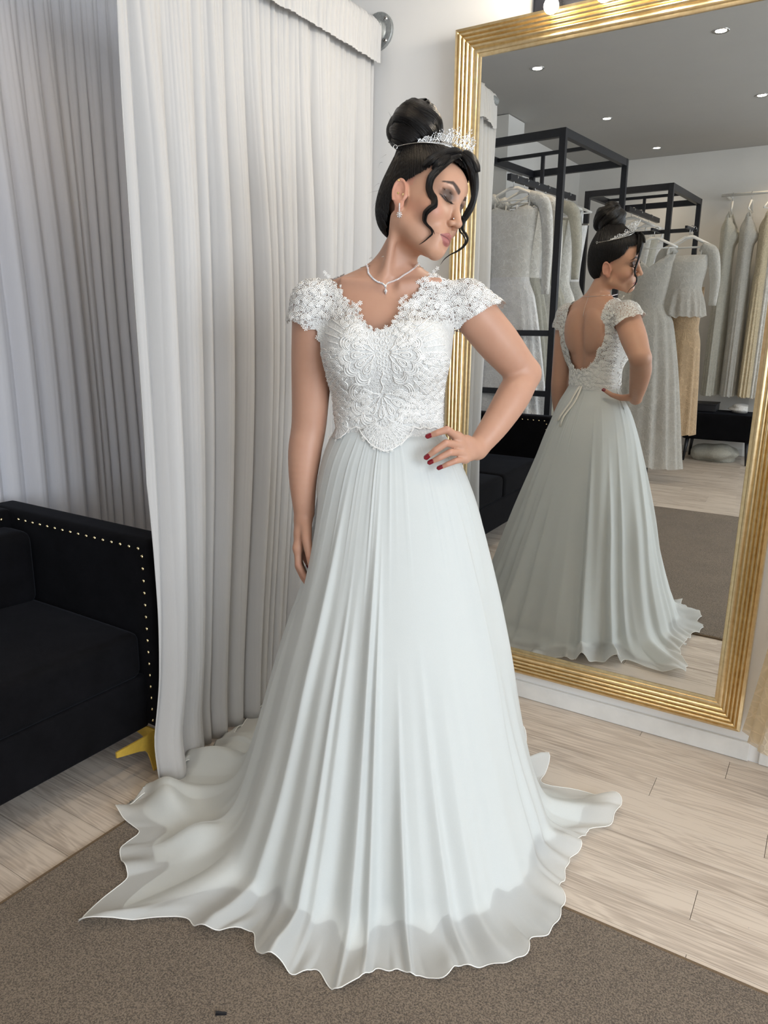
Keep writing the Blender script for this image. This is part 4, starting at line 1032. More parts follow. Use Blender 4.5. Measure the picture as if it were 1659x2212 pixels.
def mk_lace():
    m = NT('corded_lace'); v = m.coord('Object'); at_ = m.node('ShaderNodeAttribute'); at_.attribute_name = 'sheer'
    vo = m.node('ShaderNodeTexVoronoi'); vo.feature = 'DISTANCE_TO_EDGE'; vo.inputs['Scale'].default_value = 105; 
    nz = m.node('ShaderNodeTexNoise'); nz.inputs['Scale'].default_value = 60; m.link(v, nz.inputs['Vector'])
    wv = m.node('ShaderNodeVectorMath', operation='MULTIPLY_ADD'); m.link(nz.outputs['Color'], wv.inputs[0]); wv.inputs[1].default_value = (0.012, 0.012, 0.012); m.link(v, wv.inputs[2]); m.link(wv.outputs[0], vo.inputs['Vector'])
    v2 = m.node('ShaderNodeTexVoronoi'); v2.feature = 'F1'; v2.inputs['Scale'].default_value = 62; m.link(wv.outputs[0], v2.inputs['Vector'])
    rg = m.node('ShaderNodeMath', operation='MULTIPLY'); m.link(v2.outputs['Distance'], rg.inputs[0]); rg.inputs[1].default_value = 34.0
    sn = m.node('ShaderNodeMath', operation='SINE'); m.link(rg.outputs[0], sn.inputs[0])
    hole = m.ramp(vo.outputs['Distance'], [(0.10, 0.0), (0.20, 1.0)])
    rings = m.ramp(sn.outputs[0], [(0.0, 1.0), (0.55, 0.0)])
    mul = m.node('ShaderNodeMath', operation='MULTIPLY'); m.link(hole, mul.inputs[0]); m.link(rings, mul.inputs[1])
    am = m.node('ShaderNodeMath', operation='MULTIPLY'); m.link(mul.outputs[0], am.inputs[0]); m.link(at_.outputs['Fac'], am.inputs[1])
    ad = m.node('ShaderNodeMath', operation='MULTIPLY_ADD'); m.link(at_.outputs['Fac'], ad.inputs[0]); ad.inputs[1].default_value = 0.10; m.link(am.outputs[0], ad.inputs[2])
    m.base(m.ramp(m.noise(v, 160, 3), [(0.3, (0.66, 0.67, 0.66)), (0.7, (0.75, 0.755, 0.745))])); m.set(Roughness=0.55, Specular_IOR_Level=0.3, Sheen_Weight=0.2)
    hh = m.node('ShaderNodeMath', operation='MULTIPLY_ADD'); m.link(sn.outputs[0], hh.inputs[0]); hh.inputs[1].default_value = 0.35
    iv = m.node('ShaderNodeMath', operation='SUBTRACT'); iv.inputs[0].default_value = 1.0; m.link(hole, iv.inputs[1]); m.link(iv.outputs[0], hh.inputs[2])
    m.bump(hh.outputs[0], 0.55, 0.0022)
    cl = m.node('ShaderNodeMath', operation='MINIMUM'); m.link(ad.outputs[0], cl.inputs[0]); cl.inputs[1].default_value = 0.9
    add_transparency(m, cl.outputs[0]); return m.m
M_lace = mk_lace()
bodice = np_mesh('bodice', BoV, BoQ, M_lace, bride)
sheer = np.where(BoV[:, 1] < 0.02, smst(BoV[:, 2], 1.375, 1.400), 0.75*smst(BoV[:, 2], 1.20, 1.24))
sheer = np.maximum(sheer, smst(np.abs(BoV[:, 0]+0.01), 0.175, 0.185))
_a = bodice.data.attributes.new('sheer', 'FLOAT', 'POINT'); _a.data.foreach_set('value', sheer.astype(np.float32))
BOT = BVHTree.FromPolygons([tuple(v) for v in BoV.tolist()], BoQ.tolist())
SKT = BVHTree.FromPolygons([tuple(v) for v in SV.tolist()], SQ.tolist())
def hit_front(px, py, off=0.0, skirt_too=False):
    d = Vector(dir_loc(px, py)); o = Vector(CL); best = None
    for tr in ((BOT, SKT) if skirt_too else (BOT,)):
        h = tr.ray_cast(o, d)
        if h[0] is not None and h[3] < 2.05 and (best is None or h[3] < best[3]): best = h
    if best is None: return None
    n = best[1] if best[1].dot(d) < 0 else -best[1]
    return best[0]+n*off, n
def hit_back(x, z, off=0.0):
    h = BOT.ray_cast(Vector((x, 0.4, z)), Vector((0, -1, 0)))
    if h[0] is None or h[0].y < -0.01: return None
    n = h[1] if h[1].y > 0 else -h[1]
    return h[0]+n*off, n
class Cords:
    def __init__(s): s.mb = MB()
    def line(s, pts, r=0.0015, hit=None, n=5, skirt_too=False):
        run = []
        def flush():
            if len(run) > 2: s.mb.tube(run, r, n)
            run.clear()
        for p in pts:
            h = (hit or (lambda a, b: hit_front(a, b, r*0.65, skirt_too)))(*p)
            if h is None or (run and (h[0]-run[-1]).length > 0.02): flush()
            if h is not None: run.append(h[0])
        flush()
    def shell(s, cx, cy, Rr, a0, a1, lobes, rings=(1.0, 0.93, 0.86), sx=1.0, sy=1.0, r=0.0015, drops=True, hit=None, st=False):
        n = 12*lobes
        for q in rings:
            pts = []
            for i in range(n+1):
                u = i/n; a = R(a0+(a1-a0)*u); rr = Rr*q*(0.86+0.17*abs(math.sin(math.pi*lobes*u))**0.7); pts.append((cx+sx*rr*math.cos(a), cy+sy*rr*math.sin(a)))
            s.line(pts, r, hit, skirt_too=st)
        if drops:
            for k in range(lobes):
                a = R(a0+(a1-a0)*(k+0.5)/lobes)
                for sc in (1.0, 0.55):
                    pts = []
                    for i in range(17):
                        t = 2*math.pi*i/16; rr = Rr*(0.50+0.19*sc*math.cos(t)); w = Rr*0.085*sc*math.sin(t)*(1+0.5*math.cos(t))
                        pts.append((cx+sx*(rr*math.cos(a)-w*math.sin(a)), cy+sy*(rr*math.sin(a)+w*math.cos(a))))
                    s.line(pts, r*0.9, hit, skirt_too=st)
                s.line([(cx+sx*Rr*q*math.cos(a), cy+sy*Rr*q*math.sin(a)) for q in (0.08, 0.16, 0.24, 0.30)], r, hit, skirt_too=st)
    def fan(s, cx, cy, r0, r1, a0, a1, n, r=0.0012, hit=None, st=False):
        for k in range(n):
            a = R(a0+(a1-a0)*k/(n-1)); s.line([(cx+q*math.cos(a), cy+q*math.sin(a)) for q in np.linspace(r0, r1, 7)], r, hit, skirt_too=st)
    def scales(s, x0, x1, y0, y1, w, up=1, r=0.0014, hit=None, jit=0.0, seed=0, inside=None):
        rr = random.Random(seed); row = 0; y = y0
        while y < y1:
            x = x0+(w/2 if row % 2 else 0)
            while x < x1:
                cx, cy = x+rr.uniform(-jit, jit)*w, y+rr.uniform(-jit, jit)*w; tilt = rr.uniform(-0.7, 0.7)
                if inside is None or inside(cx, cy):
                    for q in (1.0, 0.68, 0.38):
                        s.line([(cx+q*w*0.56*math.cos(t+tilt), cy-up*q*w*0.56*math.sin(t+tilt)) for t in np.linspace(-0.25, math.pi+0.25, 11)], r, hit)
                x += w
            y += w*0.62; row += 1
    def build(s, name='lace_cording'):
        if s.mb.V: tag(s.mb.build(name, M_cord, bodice), kind='stuff')
c = Cords(); c.shell(838, 762, 74, -62, 78, 5, sy=0.95); c.build('lace_shell_motif')
c = Cords(); c.shell(812, 762, 78, 242, 102, 5, sy=0.95); c.build('lace_shell_motif')
c = Cords(); c.shell(825, 852, 68, -22, 202, 7, sy=1.10); c.build('lace_shell_motif')
c = Cords(); c.fan(838, 762, 80, 124, -40, 55, 13); c.build('lace_fan_rays')
c = Cords(); c.fan(812, 762, 84, 118, 138, 225, 12); c.build('lace_fan_rays')
c = Cords()
c.scales(700, 748, 760, 925, 17, 1, seed=1, jit=0.2); c.scales(905, 968, 770, 925, 17, 1, seed=2, jit=0.2); c.build()
c = Cords(); c.scales(640, 772, 592, 695, 19, 1, seed=3, jit=0.25, r=0.0013); c.build()
c = Cords(); c.scales(872, 1075, 585, 690, 20, 1, seed=4, jit=0.25, r=0.0013); c.build()
c = Cords(); c.scales(745, 905, 695, 740, 17, -1, seed=5, jit=0.2, inside=lambda x, y: abs(x-825) > 34); c.build()
c = Cords(); c.scales(750, 800, 855, 915, 15, 1, seed=6, jit=0.3); c.scales(865, 910, 855, 915, 15, 1, seed=7, jit=0.3); c.build()
# centre panel between the cups: little rings
c = Cords()
for k in range(6):
    yy = 725+k*15
    for sx in (-1, 0, 1):
        c.line([(825+sx*(13-1.6*k)+4.2*math.cos(t), yy+abs(sx)*-4+5.2*math.sin(t)) for t in np.linspace(0, 6.3, 11)], 0.0010)
c.line([(825+math.sin(y*0.22)*2.5, y) for y in np.arange(800, 850, 2.5)], 0.0014); c.build('lace_ring_panel')
# pointed fan below the waist
def peplum(cx, cy, pts, name):
    c = Cords(); V = []; F = []; nr = 7; n = len(pts)
    ok = True
    for j in range(nr):
        for (px, py) in pts:
            q = j/(nr-1); h = hit_front(cx+(px-cx)*q, cy+(py-cy)*q, 0.0030, True)
            V.append(h[0] if h else Vector((0, 0, 0)))
            if h is None: ok = False
    for j in range(nr-1):
        for i in range(n-1): F.append((j*n+i, j*n+i+1, (j+1)*n+i+1, (j+1)*n+i))
    if ok:
        o = mesh(name, V, F, M_lace, bodice, True); a = o.data.attributes.new('sheer', 'FLOAT', 'POINT'); a.data.foreach_set('value', [0.25]*len(V))
        so = o.modifiers.new('t', 'SOLIDIFY'); so.thickness = 0.0015
        for i in range(n): c.line([(cx+(pts[i][0]-cx)*q, cy+(pts[i][1]-cy)*q) for q in np.linspace(0.25, 1.0, 7)], 0.0009, lambda a, b: hit_front(a, b, 0.0040, True))
        c.line(pts, 0.0016, lambda a, b: hit_front(a, b, 0.0045, True)); c.build('lace_fan_rays')
def densify(P, st=6):
    out = []
    for a, b in zip(P[:-1], P[1:]):
        n = max(1, int(math.hypot(b[0]-a[0], b[1]-a[1])/st)); out += [(a[0]+(b[0]-a[0])*i/n, a[1]+(b[1]-a[1])*i/n) for i in range(n)]
    return out+[P[-1]]
PEP = densify([(778, 927), (786, 943), (797, 957), (812, 968), (830, 976), (850, 970), (868, 958), (882, 943), (892, 925)])
peplum(828, 905, PEP, 'pointed_peplum')
PEL = densify([(718, 945), (727, 950), (738, 946), (748, 938), (756, 926)]); peplum(735, 912, PEL, 'pointed_peplum')
PER = densify([(915, 922), (925, 932), (940, 940), (955, 944), (966, 938)]); peplum(945, 905, PER, 'pointed_peplum')
c = Cords()
c.line([(x, 924+2*math.sin(x*0.3)) for x in range(716, 966, 4)], 0.0024, lambda a, b: hit_front(a, b, 0.0015, True)); c.build('waist_cord')
# little flowers along every edge
def flower_mesh(n, name):
    V = [(0, 0, 0.0011)]; F = []
    for k in range(n):
        a0 = 2*math.pi*k/n; b = len(V)
        for (r, da, z) in ((0.0016, -0.30, 0.0006), (0.0048, -0.34, 0.0006), (0.0064, 0.0, 0.0003), (0.0048, 0.34, 0.0006), (0.0016, 0.30, 0.0006), (0.0042, 0.0, 0.0016)):
            V.append((r*math.cos(a0+da), r*math.sin(a0+da), z))
        F += [(b, b+1, b+5), (b+1, b+2, b+5), (b+2, b+3, b+5), (b+3, b+4, b+5), (b+4, b, b+5), (0, b, b+4)]
    b = len(V)
    for k in range(6): V.append((0.0013*math.cos(k*math.pi/3), 0.0013*math.sin(k*math.pi/3), 0.0020))
    F.append(tuple(b+k for k in range(6)))
    me = bpy.data.meshes.new(name); me.from_pydata(V, [], F); me.update(); me.materials.append(M_cord); return me
FL5, FL6 = flower_mesh(5, 'lace_flower'), flower_mesh(6, 'lace_flower')
def put_flower(h, scale, par=None):
    p, n = h
    o = bpy.data.objects.new('lace_flower', FL5 if rnd.random() < 0.6 else FL6); COL.objects.link(o); o.parent = par or bodice
    q = n.to_track_quat('Z', 'Y'); o.rotation_mode = 'QUATERNION'; from mathutils import Quaternion
    o.rotation_quaternion = q @ Quaternion((0, 0, 1), rnd.uniform(0, 6.28)); o.location = p; o.scale = (scale,)*3
def edge_flowers(pts, step, off=0.002, skirt_too=False, sc=(0.8, 1.25), jit=3.0, far=0.03):
    for (px, py) in densify(pts, step):
        px += rnd.uniform(-jit, jit); py += rnd.uniform(-jit, jit)
        h = hit_front(px, py, off, skirt_too)
        if h is None:                                   # just past the edge: hang it beside the nearest bit of lace
            d = Vector(dir_loc(px, py)); y0 = -0.09 if py > 650 else -0.04
            p = Vector(at(px, py, y0)); q = BOT.find_nearest(p)
            if q[0] is None or (q[0]-p).length > 0.08: continue
            t = (q[0]-Vector(CL)).dot(d); p = Vector(CL)+d*t
            if (q[0]-p).length > far: continue
            h = (p-d*0.001, -d)
        put_flower(h, rnd.uniform(*sc)*0.86)
edge_flowers(NECK[1:-1], 8.5)
edge_flowers([(733, 640), (742, 628)], 6); edge_flowers([(768, 662), (778, 654)], 6); edge_flowers([(864, 652), (874, 642)], 6); edge_flowers([(904, 612), (915, 602)], 6); edge_flowers([(706, 590), (709, 578)], 6)
edge_flowers([(609, 703), (620, 695), (634, 688), (650, 690), (657, 706), (668, 720), (684, 732)], 8, far=0.02)
edge_flowers([(985, 706), (990, 690), (1000, 672), (1003, 655), (1012, 646)], 7, far=0.03); edge_flowers([(1020, 645), (1045, 642), (1062, 648), (1077, 660)], 9, far=0.015)
edge_flowers(PEP, 9, 0.005, True, (0.7, 1.1)); edge_flowers(PEL, 8, 0.005, True, (0.6, 0.95)); edge_flowers(PER, 8, 0.005, True, (0.6, 0.95))
for k in range(34): # scattered over sleeves, sides and centre
    zone = rnd.choice([(645, 745, 600, 685), (900, 1055, 590, 675), (700, 760, 800, 915), (900, 965, 800, 915), (800, 850, 735, 800), (760, 890, 700, 725)])
    h = hit_front(rnd.uniform(zone[0], zone[1]), rnd.uniform(zone[2], zone[3]), 0.0018)
    if h: put_flower(h, rnd.uniform(0.55, 0.9))
# the back: flowers along the open back, cords over the sides
bk = [tuple(p) for p in BACK[1:-1]]
for (x, z) in densify([(a*1000, b*1000) for a, b in bk], 11):
    sx = 1 if x > 0 else -1
    h = hit_back(x/1000+sx*0.004+rnd.uniform(-.003, .003), z/1000+rnd.uniform(-.003, .003), 0.002)
    if h: put_flower(h, rnd.uniform(0.9, 1.5))
c = Cords(); hb = lambda a, b: hit_back(a/1000, b/1000, 0.0006)
c.scales(-165, 170, 1130, 1440, 21, -1, hit=hb, jit=0.3, seed=9, inside=lambda x, z: not (-112 < x < 100 and z > 1215)); c.build()
# satin ribbon tails at the back of the waist
M_satin = plain('ivory_satin', (0.80, 0.78, 0.70), 0.35, nscale=60, namt=0.05, Sheen_Weight=0.2)
def ribbon(pts, w, name):
    V = []; F = []
    for i, p in enumerate(pts):
        h = SKT.ray_cast(Vector((p[0], 0.5, p[1])), Vector((0, -1, 0))); q = h[0]+Vector((0, 0.006+0.004*math.sin(i*1.3), 0)) if h[0] else Vector((p[0], 0.12, p[1]))
        V += [q+Vector((-w/2, 0.002, 0)), q+Vector((w/2, 0, 0))]
    for i in range(len(pts)-1): F.append((2*i, 2*i+1, 2*i+3, 2*i+2))
    o = mesh(name, V, F, M_satin, bodice, True); s_ = o.modifiers.new('t', 'SOLIDIFY'); s_.thickness = 0.001
ribbon([(0.012+0.008*math.sin(i*.7), 1.125-i*0.022) for i in range(9)], 0.012, 'ribbon_tail'); ribbon([(0.002-0.006*i/2, 1.125-i*0.022) for i in range(8)], 0.012, 'ribbon_tail')
# ------------------------------------------------------------------ hair: swept up into a tall bun, loose curled locks at the face
def mk_hair(name='dark_hair', fade=False):
    m = NT(name); at_ = m.node('ShaderNodeAttribute'); at_.attribute_name = 'strand'
    f = m.noise(at_.outputs['Vector'], 1.0, 3, 0.6); g = m.noise(at_.outputs['Vector'], 0.25, 2)
    m.base(m.ramp(f, [(0.25, (0.0018, 0.0014, 0.0014)), (0.75, (0.008, 0.0058, 0.0053))]))
    m.set(Roughness=0.33, Specular_IOR_Level=0.28); m.bump(f, 0.9, 0.004)
    if fade:
        e = m.node('ShaderNodeAttribute'); e.attribute_name = 'edge'
        a = m.node('ShaderNodeMath', operation='MULTIPLY_ADD'); m.link(f, a.inputs[0]); a.inputs[1].default_value = 1.6; m.link(e.outputs['Fac'], a.inputs[2])
        add_transparency(m, m.ramp(a.outputs[0], [(0.75, 1.0), (1.0, 0.0)]))
    return m.m
M_hair = mk_hair(); M_hairline = mk_hair('hairline_hair', True)
def strand_attr(o, A):
    a = o.data.attributes.new('strand', 'FLOAT_VECTOR', 'POINT'); a.data.foreach_set('vector', np.asarray(A, np.float32).ravel())
BUN = np.array(at(899, 281, 0.036)); BUNh = l2h(BUN)
def hair_cap():
    F = Field(np.arange(-0.092, 0.0921, 0.0022), np.arange(-0.100, 0.1301, 0.0022), np.arange(-0.105, 0.1701, 0.0022))
    F.ell((0, 0.013, 0.055), (0.0765, 0.1025, 0.0915), k=0.01, pad=0.06)
    F.ell((0, 0.050, -0.012), (0.0600, 0.0560, 0.0600), k=0.05, pad=0.06)
    F.ell((0, -0.026, 0.072), (0.0705, 0.0700, 0.0610), k=0.03, pad=0.06)
    F.cap((0, 0.02, 0.10), tuple(BUNh*0.97), 0.050, 0.042, 0.05)
    V, Q = F.nets(); V = laplace(V, Q, 3, 0.5)
    C = V[Q].mean(1); ax = np.abs(C[:, 0]); y = C[:, 1]; z = C[:, 2]
    def edge_of(P):
        ax = np.abs(P[:, 0]); y = P[:, 1]; z = P[:, 2]
        yb = np.interp(z, [-0.090, -0.062, -0.040, -0.015, 0.010, 0.035, 0.055, 0.075, 0.090, 0.100, 0.112], [0.075, 0.050, 0.042, 0.036, 0.026, 0.000, -0.032, -0.052, -0.058, -0.066, -0.20])
        e1_ = np.minimum(y-yb, z+0.076); return np.maximum(e1_, z-0.100-0.12*np.maximum(0.04-ax, 0)*0)
    keep = edge_of(C) > -0.004
    Q = Q[keep]; us = np.unique(Q); mp = np.full(len(V), -1); mp[us] = np.arange(len(us)); V = V[us]; Q = mp[Q]
    EDGE = np.clip(edge_of(V)/0.011, -0.4, 1.0)
    # hair runs along meridians towards the bun
    d = BUNh-np.array([0, 0.02, 0.04]); d = d/np.linalg.norm(d); e1 = np.cross(d, (1, 0, 0)); e1 /= np.linalg.norm(e1); e2 = np.cross(d, e1)
    q = V-np.array([0, 0.02, 0.04]); az = np.arctan2(q@e2, q@e1); al = q@d
    V2 = V+0.0011*np.sin(az*95+3*np.sin(al*60))[:, None]*vnormals(V, Q)
    W = (V2*HS)@HR.T+HT
    o = np_mesh('hair', W, Q, M_hairline, bride); _e = o.data.attributes.new('edge', 'FLOAT', 'POINT'); _e.data.foreach_set('value', EDGE.astype(np.float32)); strand_attr(o, np.stack([np.cos(az)*26, np.sin(az)*26, al*22], -1))
    return o, W, Q
hair, HV, HQ = hair_cap()
HVH = BVHTree.FromPolygons([tuple(v) for v in HV.tolist()], HQ.tolist())
def lock(name, P, rad, n=14, flat=0.7, seed=0, parent=None, freq=22):
    """one twisted lock; strands run along it"""
    P = np.array([np.array(p, float) for p in P]); u = np.concatenate([[0], np.cumsum(np.linalg.norm(np.diff(P, axis=0), axis=1))]); m = max(24, int(u[-1]/0.004))
    uu = np.linspace(0, u[-1], m); Pi = np.stack([sinterp(uu, u, P[:, i]) for i in range(3)], -1); ri = sinterp(uu, u, np.array(rad, float))
    V, Fc = tube_arrays([tuple(p) for p in Pi], list(ri), n, flat=flat); V = np.array([tuple(v) for v in V])
    k = np.tile(np.arange(n), m); a = 2*np.pi*k/n+np.repeat(uu, n)*12.0; c = np.repeat(Pi, n, 0)
    V = c+(V-c)*(1+0.09*np.sin(a*5+seed)+0.05*np.sin(a*9+2*seed))[:, None]
    o = mesh(name, V, Fc, M_hair, parent or hair, True)
    strand_attr(o, np.stack([np.cos(2*np.pi*k/n)*freq*0.35+seed*7, np.sin(2*np.pi*k/n)*freq*0.35, np.repeat(uu, n)*18], -1)); return o
def bun():
    cx = BUN; R_ = np.array([0.060, 0.060, 0.060])
    core = MB().sphere((0, 0, 0), 1.0, 40, 26); V = np.array(core.V)*np.array([0.056, 0.055, 0.058])+cx
    o = mesh('bun', V, core.F, M_hair, hair, True); q = (V-cx); strand_attr(o, np.stack([np.arctan2(q[:, 1], q[:, 0])*6, q[:, 2]*300, 0*q[:, 0]], -1))
    def S(az, el, k=1.0):
        a, e = R(az), R(el); return cx+R_*k*np.array([math.cos(e)*math.cos(a), math.cos(e)*math.sin(a), math.sin(e)])
    # (path of azimuth/elevation, radius): az 0 = image right, -90 = towards the camera, 180 = image left
    rolls = [([(40, -45), (5, -12), (-30, 22), (-70, 48), (-130, 66), (160, 52), (150, 25)], 0.031),
             ([(15, -58), (-25, -32), (-60, -4), (-100, 24), (-150, 38), (175, 22), (165, 0)], 0.030),
             ([(-30, -62), (-70, -46), (-105, -24), (-145, -6), (175, 2), (150, -8)], 0.027),
             ([(-95, -60), (-130, -48), (-165, -32), (165, -20), (140, -22)], 0.025),
             ([(-165, -52), (172, -22), (160, 10), (140, 38), (90, 56)], 0.028),
             ([(150, -50), (125, -18), (95, 12), (60, 36), (15, 56)], 0.029),
             ([(95, -52), (65, -22), (35, 6), (5, 32), (-40, 54)], 0.028),
             ([(-50, 60), (0, 76), (70, 74), (130, 66)], 0.028)]
    for i, (path, r) in enumerate(rolls):
        n = len(path); az = np.unwrap(np.radians([p[0] for p in path])); el = [p[1] for p in path]; uu = np.linspace(0, n-1, n*3)
        A = np.degrees(sinterp(uu, np.arange(n), az)); E_ = sinterp(uu, np.arange(n), np.array(el, float))
        P = [S(a, e, 0.70+0.03*math.sin(1.1*k+i)) for k, (a, e) in enumerate(zip(A, E_))]; rr = [r*(0.45+0.55*math.sin(math.pi*min(1, max(0, 0.10+0.82*k/(len(P)-1))))**0.6) for k in range(len(P))]
        lock('bun_lock', P, rr, 20, 0.72, i+1, freq=34)
bun()
def px_path(pts, tree_off=0.006, y_default=-0.02):
    out = []
    for (zx, zy) in pts:                                 # coordinates measured in the 4.74x enlargement of the face
        px, py = 750+zx/4.74, 190+zy/4.74; d = Vector(dir_loc(px, py)); best = None
        for tr in (BVH, HVH):
            h = tr.ray_cast(Vector(CL), d)
            if h[0] is not None and (best is None or h[3] < best[3]) and h[3] < 1.85: best = h
        out.append(None if best is None else np.array(best[0]-d*tree_off))
    ys = [p[1] for p in out if p is not None]
    for i, p in enumerate(out):
        if p is None:
            j = [k for k in range(len(out)) if out[k] is not None]
            y = y_default if not j else out[min(j, key=lambda k: abs(k-i))][1]
            out[i] = at(750+pts[i][0]/4.74, 190+pts[i][1]/4.74, y)
    # ease sudden jumps in depth
    for _ in range(3):
        for i in range(1, len(out)-1): out[i] = out[i]*0.5+0.25*(out[i-1]+out[i+1]) if abs(out[i][1]-0.5*(out[i-1][1]+out[i+1][1])) > 0.008 else out[i]
    return out
nearcurl = [(1150, 690), (1080, 715), (990, 775), (905, 850), (850, 930), (838, 1010), (858, 1090), (893, 1150), (885, 1195), (835, 1235), (790, 1290), (785, 1345), (820, 1405), (862, 1450), (872, 1488), (835, 1530), (775, 1580), (735, 1605)]
P = px_path(nearcurl)
lock('face_curl', P, [0.006, 0.0085, 0.0095, 0.0095, 0.0090, 0.0085, 0.0080, 0.0075, 0.0075, 0.0072, 0.0065, 0.0058, 0.0050, 0.0044, 0.0040, 0.0030, 0.0018, 0.0006], 12, 0.55, 31)
P2 = px_path([(x+22+6*math.sin(i), y+10) for i, (x, y) in enumerate(nearcurl[1:15])], 0.010)
lock('face_curl', P2, [0.004, 0.005, 0.005, 0.005, 0.0045, 0.004, 0.004, 0.004, 0.0035, 0.003, 0.003, 0.002, 0.0015, 0.0006], 10, 0.6, 33)
farcurl = [(1150, 672), (1210, 700), (1262, 757), (1300, 850), (1312, 950), (1310, 1050), (1300, 1140), (1275, 1220), (1235, 1300), (1190, 1380), (1180, 1440), (1215, 1500), (1232, 1550), (1205, 1610), (1130, 1670), (1050, 1710), (985, 1765), (955, 1810)]
hy = [-0.030, -0.032, -0.030, -0.024, -0.018, -0.012, -0.010, -0.010, -0.012, -0.016, -0.020, -0.022, -0.022, -0.024, -0.028, -0.030, -0.032, -0.032]
P = [at(750+x/4.74, 190+y/4.74, yy) for (x, y), yy in zip(farcurl, hy)]
lock('face_curl', P, [0.007, 0.0110, 0.0130, 0.0130, 0.0120, 0.0105, 0.0090, 0.0080, 0.0075, 0.0070, 0.0062, 0.0055, 0.0050, 0.0042, 0.0032, 0.0020, 0.0012, 0.0005], 12, 0.55, 35)
P = [at(750+(x-30+10*math.sin(i*0.9))/4.74, 190+(y+12)/4.74, yy-0.006) for i, ((x, y), yy) in enumerate(zip(farcurl[3:15], hy[3:15]))]
lock('face_curl', P, [0.003, 0.0045, 0.005, 0.005, 0.005, 0.0045, 0.004, 0.0035, 0.003, 0.0025, 0.0015, 0.0005], 10, 0.6, 37)
P = [at(750+x/4.74, 190+y/4.74, yy) for (x, y), yy in zip([(1165, 692), (1212, 732), (1248, 800), (1270, 880), (1282, 960), (1284, 1040), (1278, 1120)], [-0.030, -0.028, -0.022, -0.014, -0.008, -0.004, -0.002])]
lock('face_curl', P, [0.006, 0.0115, 0.0130, 0.0125, 0.0105, 0.0075, 0.0030], 12, 0.6, 39)
# front swoops from the parting
for i, pts in enumerate(([(1180, 655), (1100, 640), (1010, 655), (930, 690), (850, 740), (780, 800)], [(1170, 690), (1090, 690), (1000, 720), (930, 780), (880, 840)], [(1185, 650), (1240, 672), (1290, 720), (1325, 790), (1345, 860)])):
    lock('front_sweep', px_path(pts, 0.0015, -0.03), [0.005]+[0.0105]*(len(pts)-2)+[0.006], 12, 0.5, 41+i)
# flyaway strands at the nape and over the bun
def flyaways():
    mb = MB(); r = random.Random(4)
    for (x, y, dx, dy) in [(320, 1150, -70, 90), (330, 1050, -120, 30), (330, 1200, -60, 160), (300, 1210, -40, 60), (400, 680, -60, 40), (530, 230, -40, -30), (600, 130, 40, -15), (360, 760, -40, 60), (330, 980, -60, 40), (310, 1100, -40, 100), (450, 300, -30, -60), (640, 122, 60, -8)]:
        p0 = at(750+x/4.74, 190+y/4.74, 0.02); p2 = at(750+(x+dx)/4.74, 190+(y+dy)/4.74, 0.02); mid = 0.5*(p0+p2)+np.array([r.uniform(-.006, .006), 0, r.uniform(0, .008)])
        mb.tube([tuple((1-t)**2*p0+2*t*(1-t)*mid+t*t*p2) for t in np.linspace(0, 1, 9)], [0.00028*(1.1-t) for t in np.linspace(0, 1, 9)], 4)
    o = mb.build('flyaway_strands', M_hair, hair); strand_attr(o, np.zeros((len(o.data.vertices), 3)))
flyaways()
# lashes
M_lash = plain('lashes', (0.008, 0.007, 0.007), 0.5)
for sx in (-1, 1):
    mb = MB()
    for k in range(26):
        t = k/25; x = sx*(0.0165+0.031*t); z = 0.0122+0.0045*((abs(x)-0.0325)/0.0145)**2
        y = -0.0890-0.0012+0.0010*abs((t-0.5)*2)**2+0.0120*max(0, t-0.55)**1.3
        L = 0.0095+0.0045*t; fan = sx*(t-0.35)*0.006
        mb.tube([h2l((x, y, z)), h2l((x+fan*0.4, y-0.45*L, z-0.30*L)), h2l((x+fan, y-0.85*L, z-0.25*L))], [0.00060, 0.00045, 0.00015], 4)
    mb.build('eyelashes', M_lash, body)

# ------------------------------------------------------------------ jewellery
M_crystal = NT('crystal').set(Base_Color=(0.93, 0.95, 0.97, 1), Roughness=0.04, Metallic=0.55, Specular_IOR_Level=0.9).m
def gem(mb, c, r, n=None, stretch=1.0, axis=None):
    ax = Vector(axis or (0, 0, 1)).normalized(); e1 = ax.orthogonal().normalized(); e2 = ax.cross(e1); c = Vector(c)
    V = [c+ax*r*stretch, c-ax*r*stretch]+[c+(e1*math.cos(k*math.pi/3)+e2*math.sin(k*math.pi/3))*r for k in range(6)]
    F = [(0, 2+k, 2+(k+1) % 6) for k in range(6)]+[(1, 2+(k+1) % 6, 2+k) for k in range(6)]; mb.add(V, F)
# tiara
def first_hit(px, py):
    d = Vector(dir_loc(px, py)); best = None
    for tr in (HVH, BVH):
        h = tr.ray_cast(Vector(CL), d)
        if h[0] is not None and (best is None or h[3] < best[3]): best = h
    return np.array(best[0]) if best else h2l((0, -0.052, 0.137))
Lh = l2h(first_hit(868, 321)); Ah = l2h(first_hit(985, 316)); Ah[0] = 0.0; Lh[0] = -abs(Lh[0])
Mh = np.array([0, Lh[1], Lh[2]]); upv = np.array([0, -0.25, 1.0]); upv /= np.linalg.norm(upv)
def tpos(al, h=0.0, lean=0.0):
    a = R(al); p = Mh+np.array([abs(Lh[0])*1.05*math.sin(a), 0, 0])+(Ah-Mh)*1.04*math.cos(a); out = p-np.array([0, 0.012, 0.05]); out[2] *= 0.3; out = out/np.linalg.norm(out)
    return h2l(p+out*(0.006+0.16*h)+upv*h)
tiara = empty('tiara', tuple(BR), BPSI); tag(tiara, 'silver crystal tiara with leafy sprigs in the dark updo', 'tiara')
MB().tube([tuple(tpos(a)) for a in np.linspace(-92, 92, 70)], 0.0011, 6).build('band', M_silver, tiara)
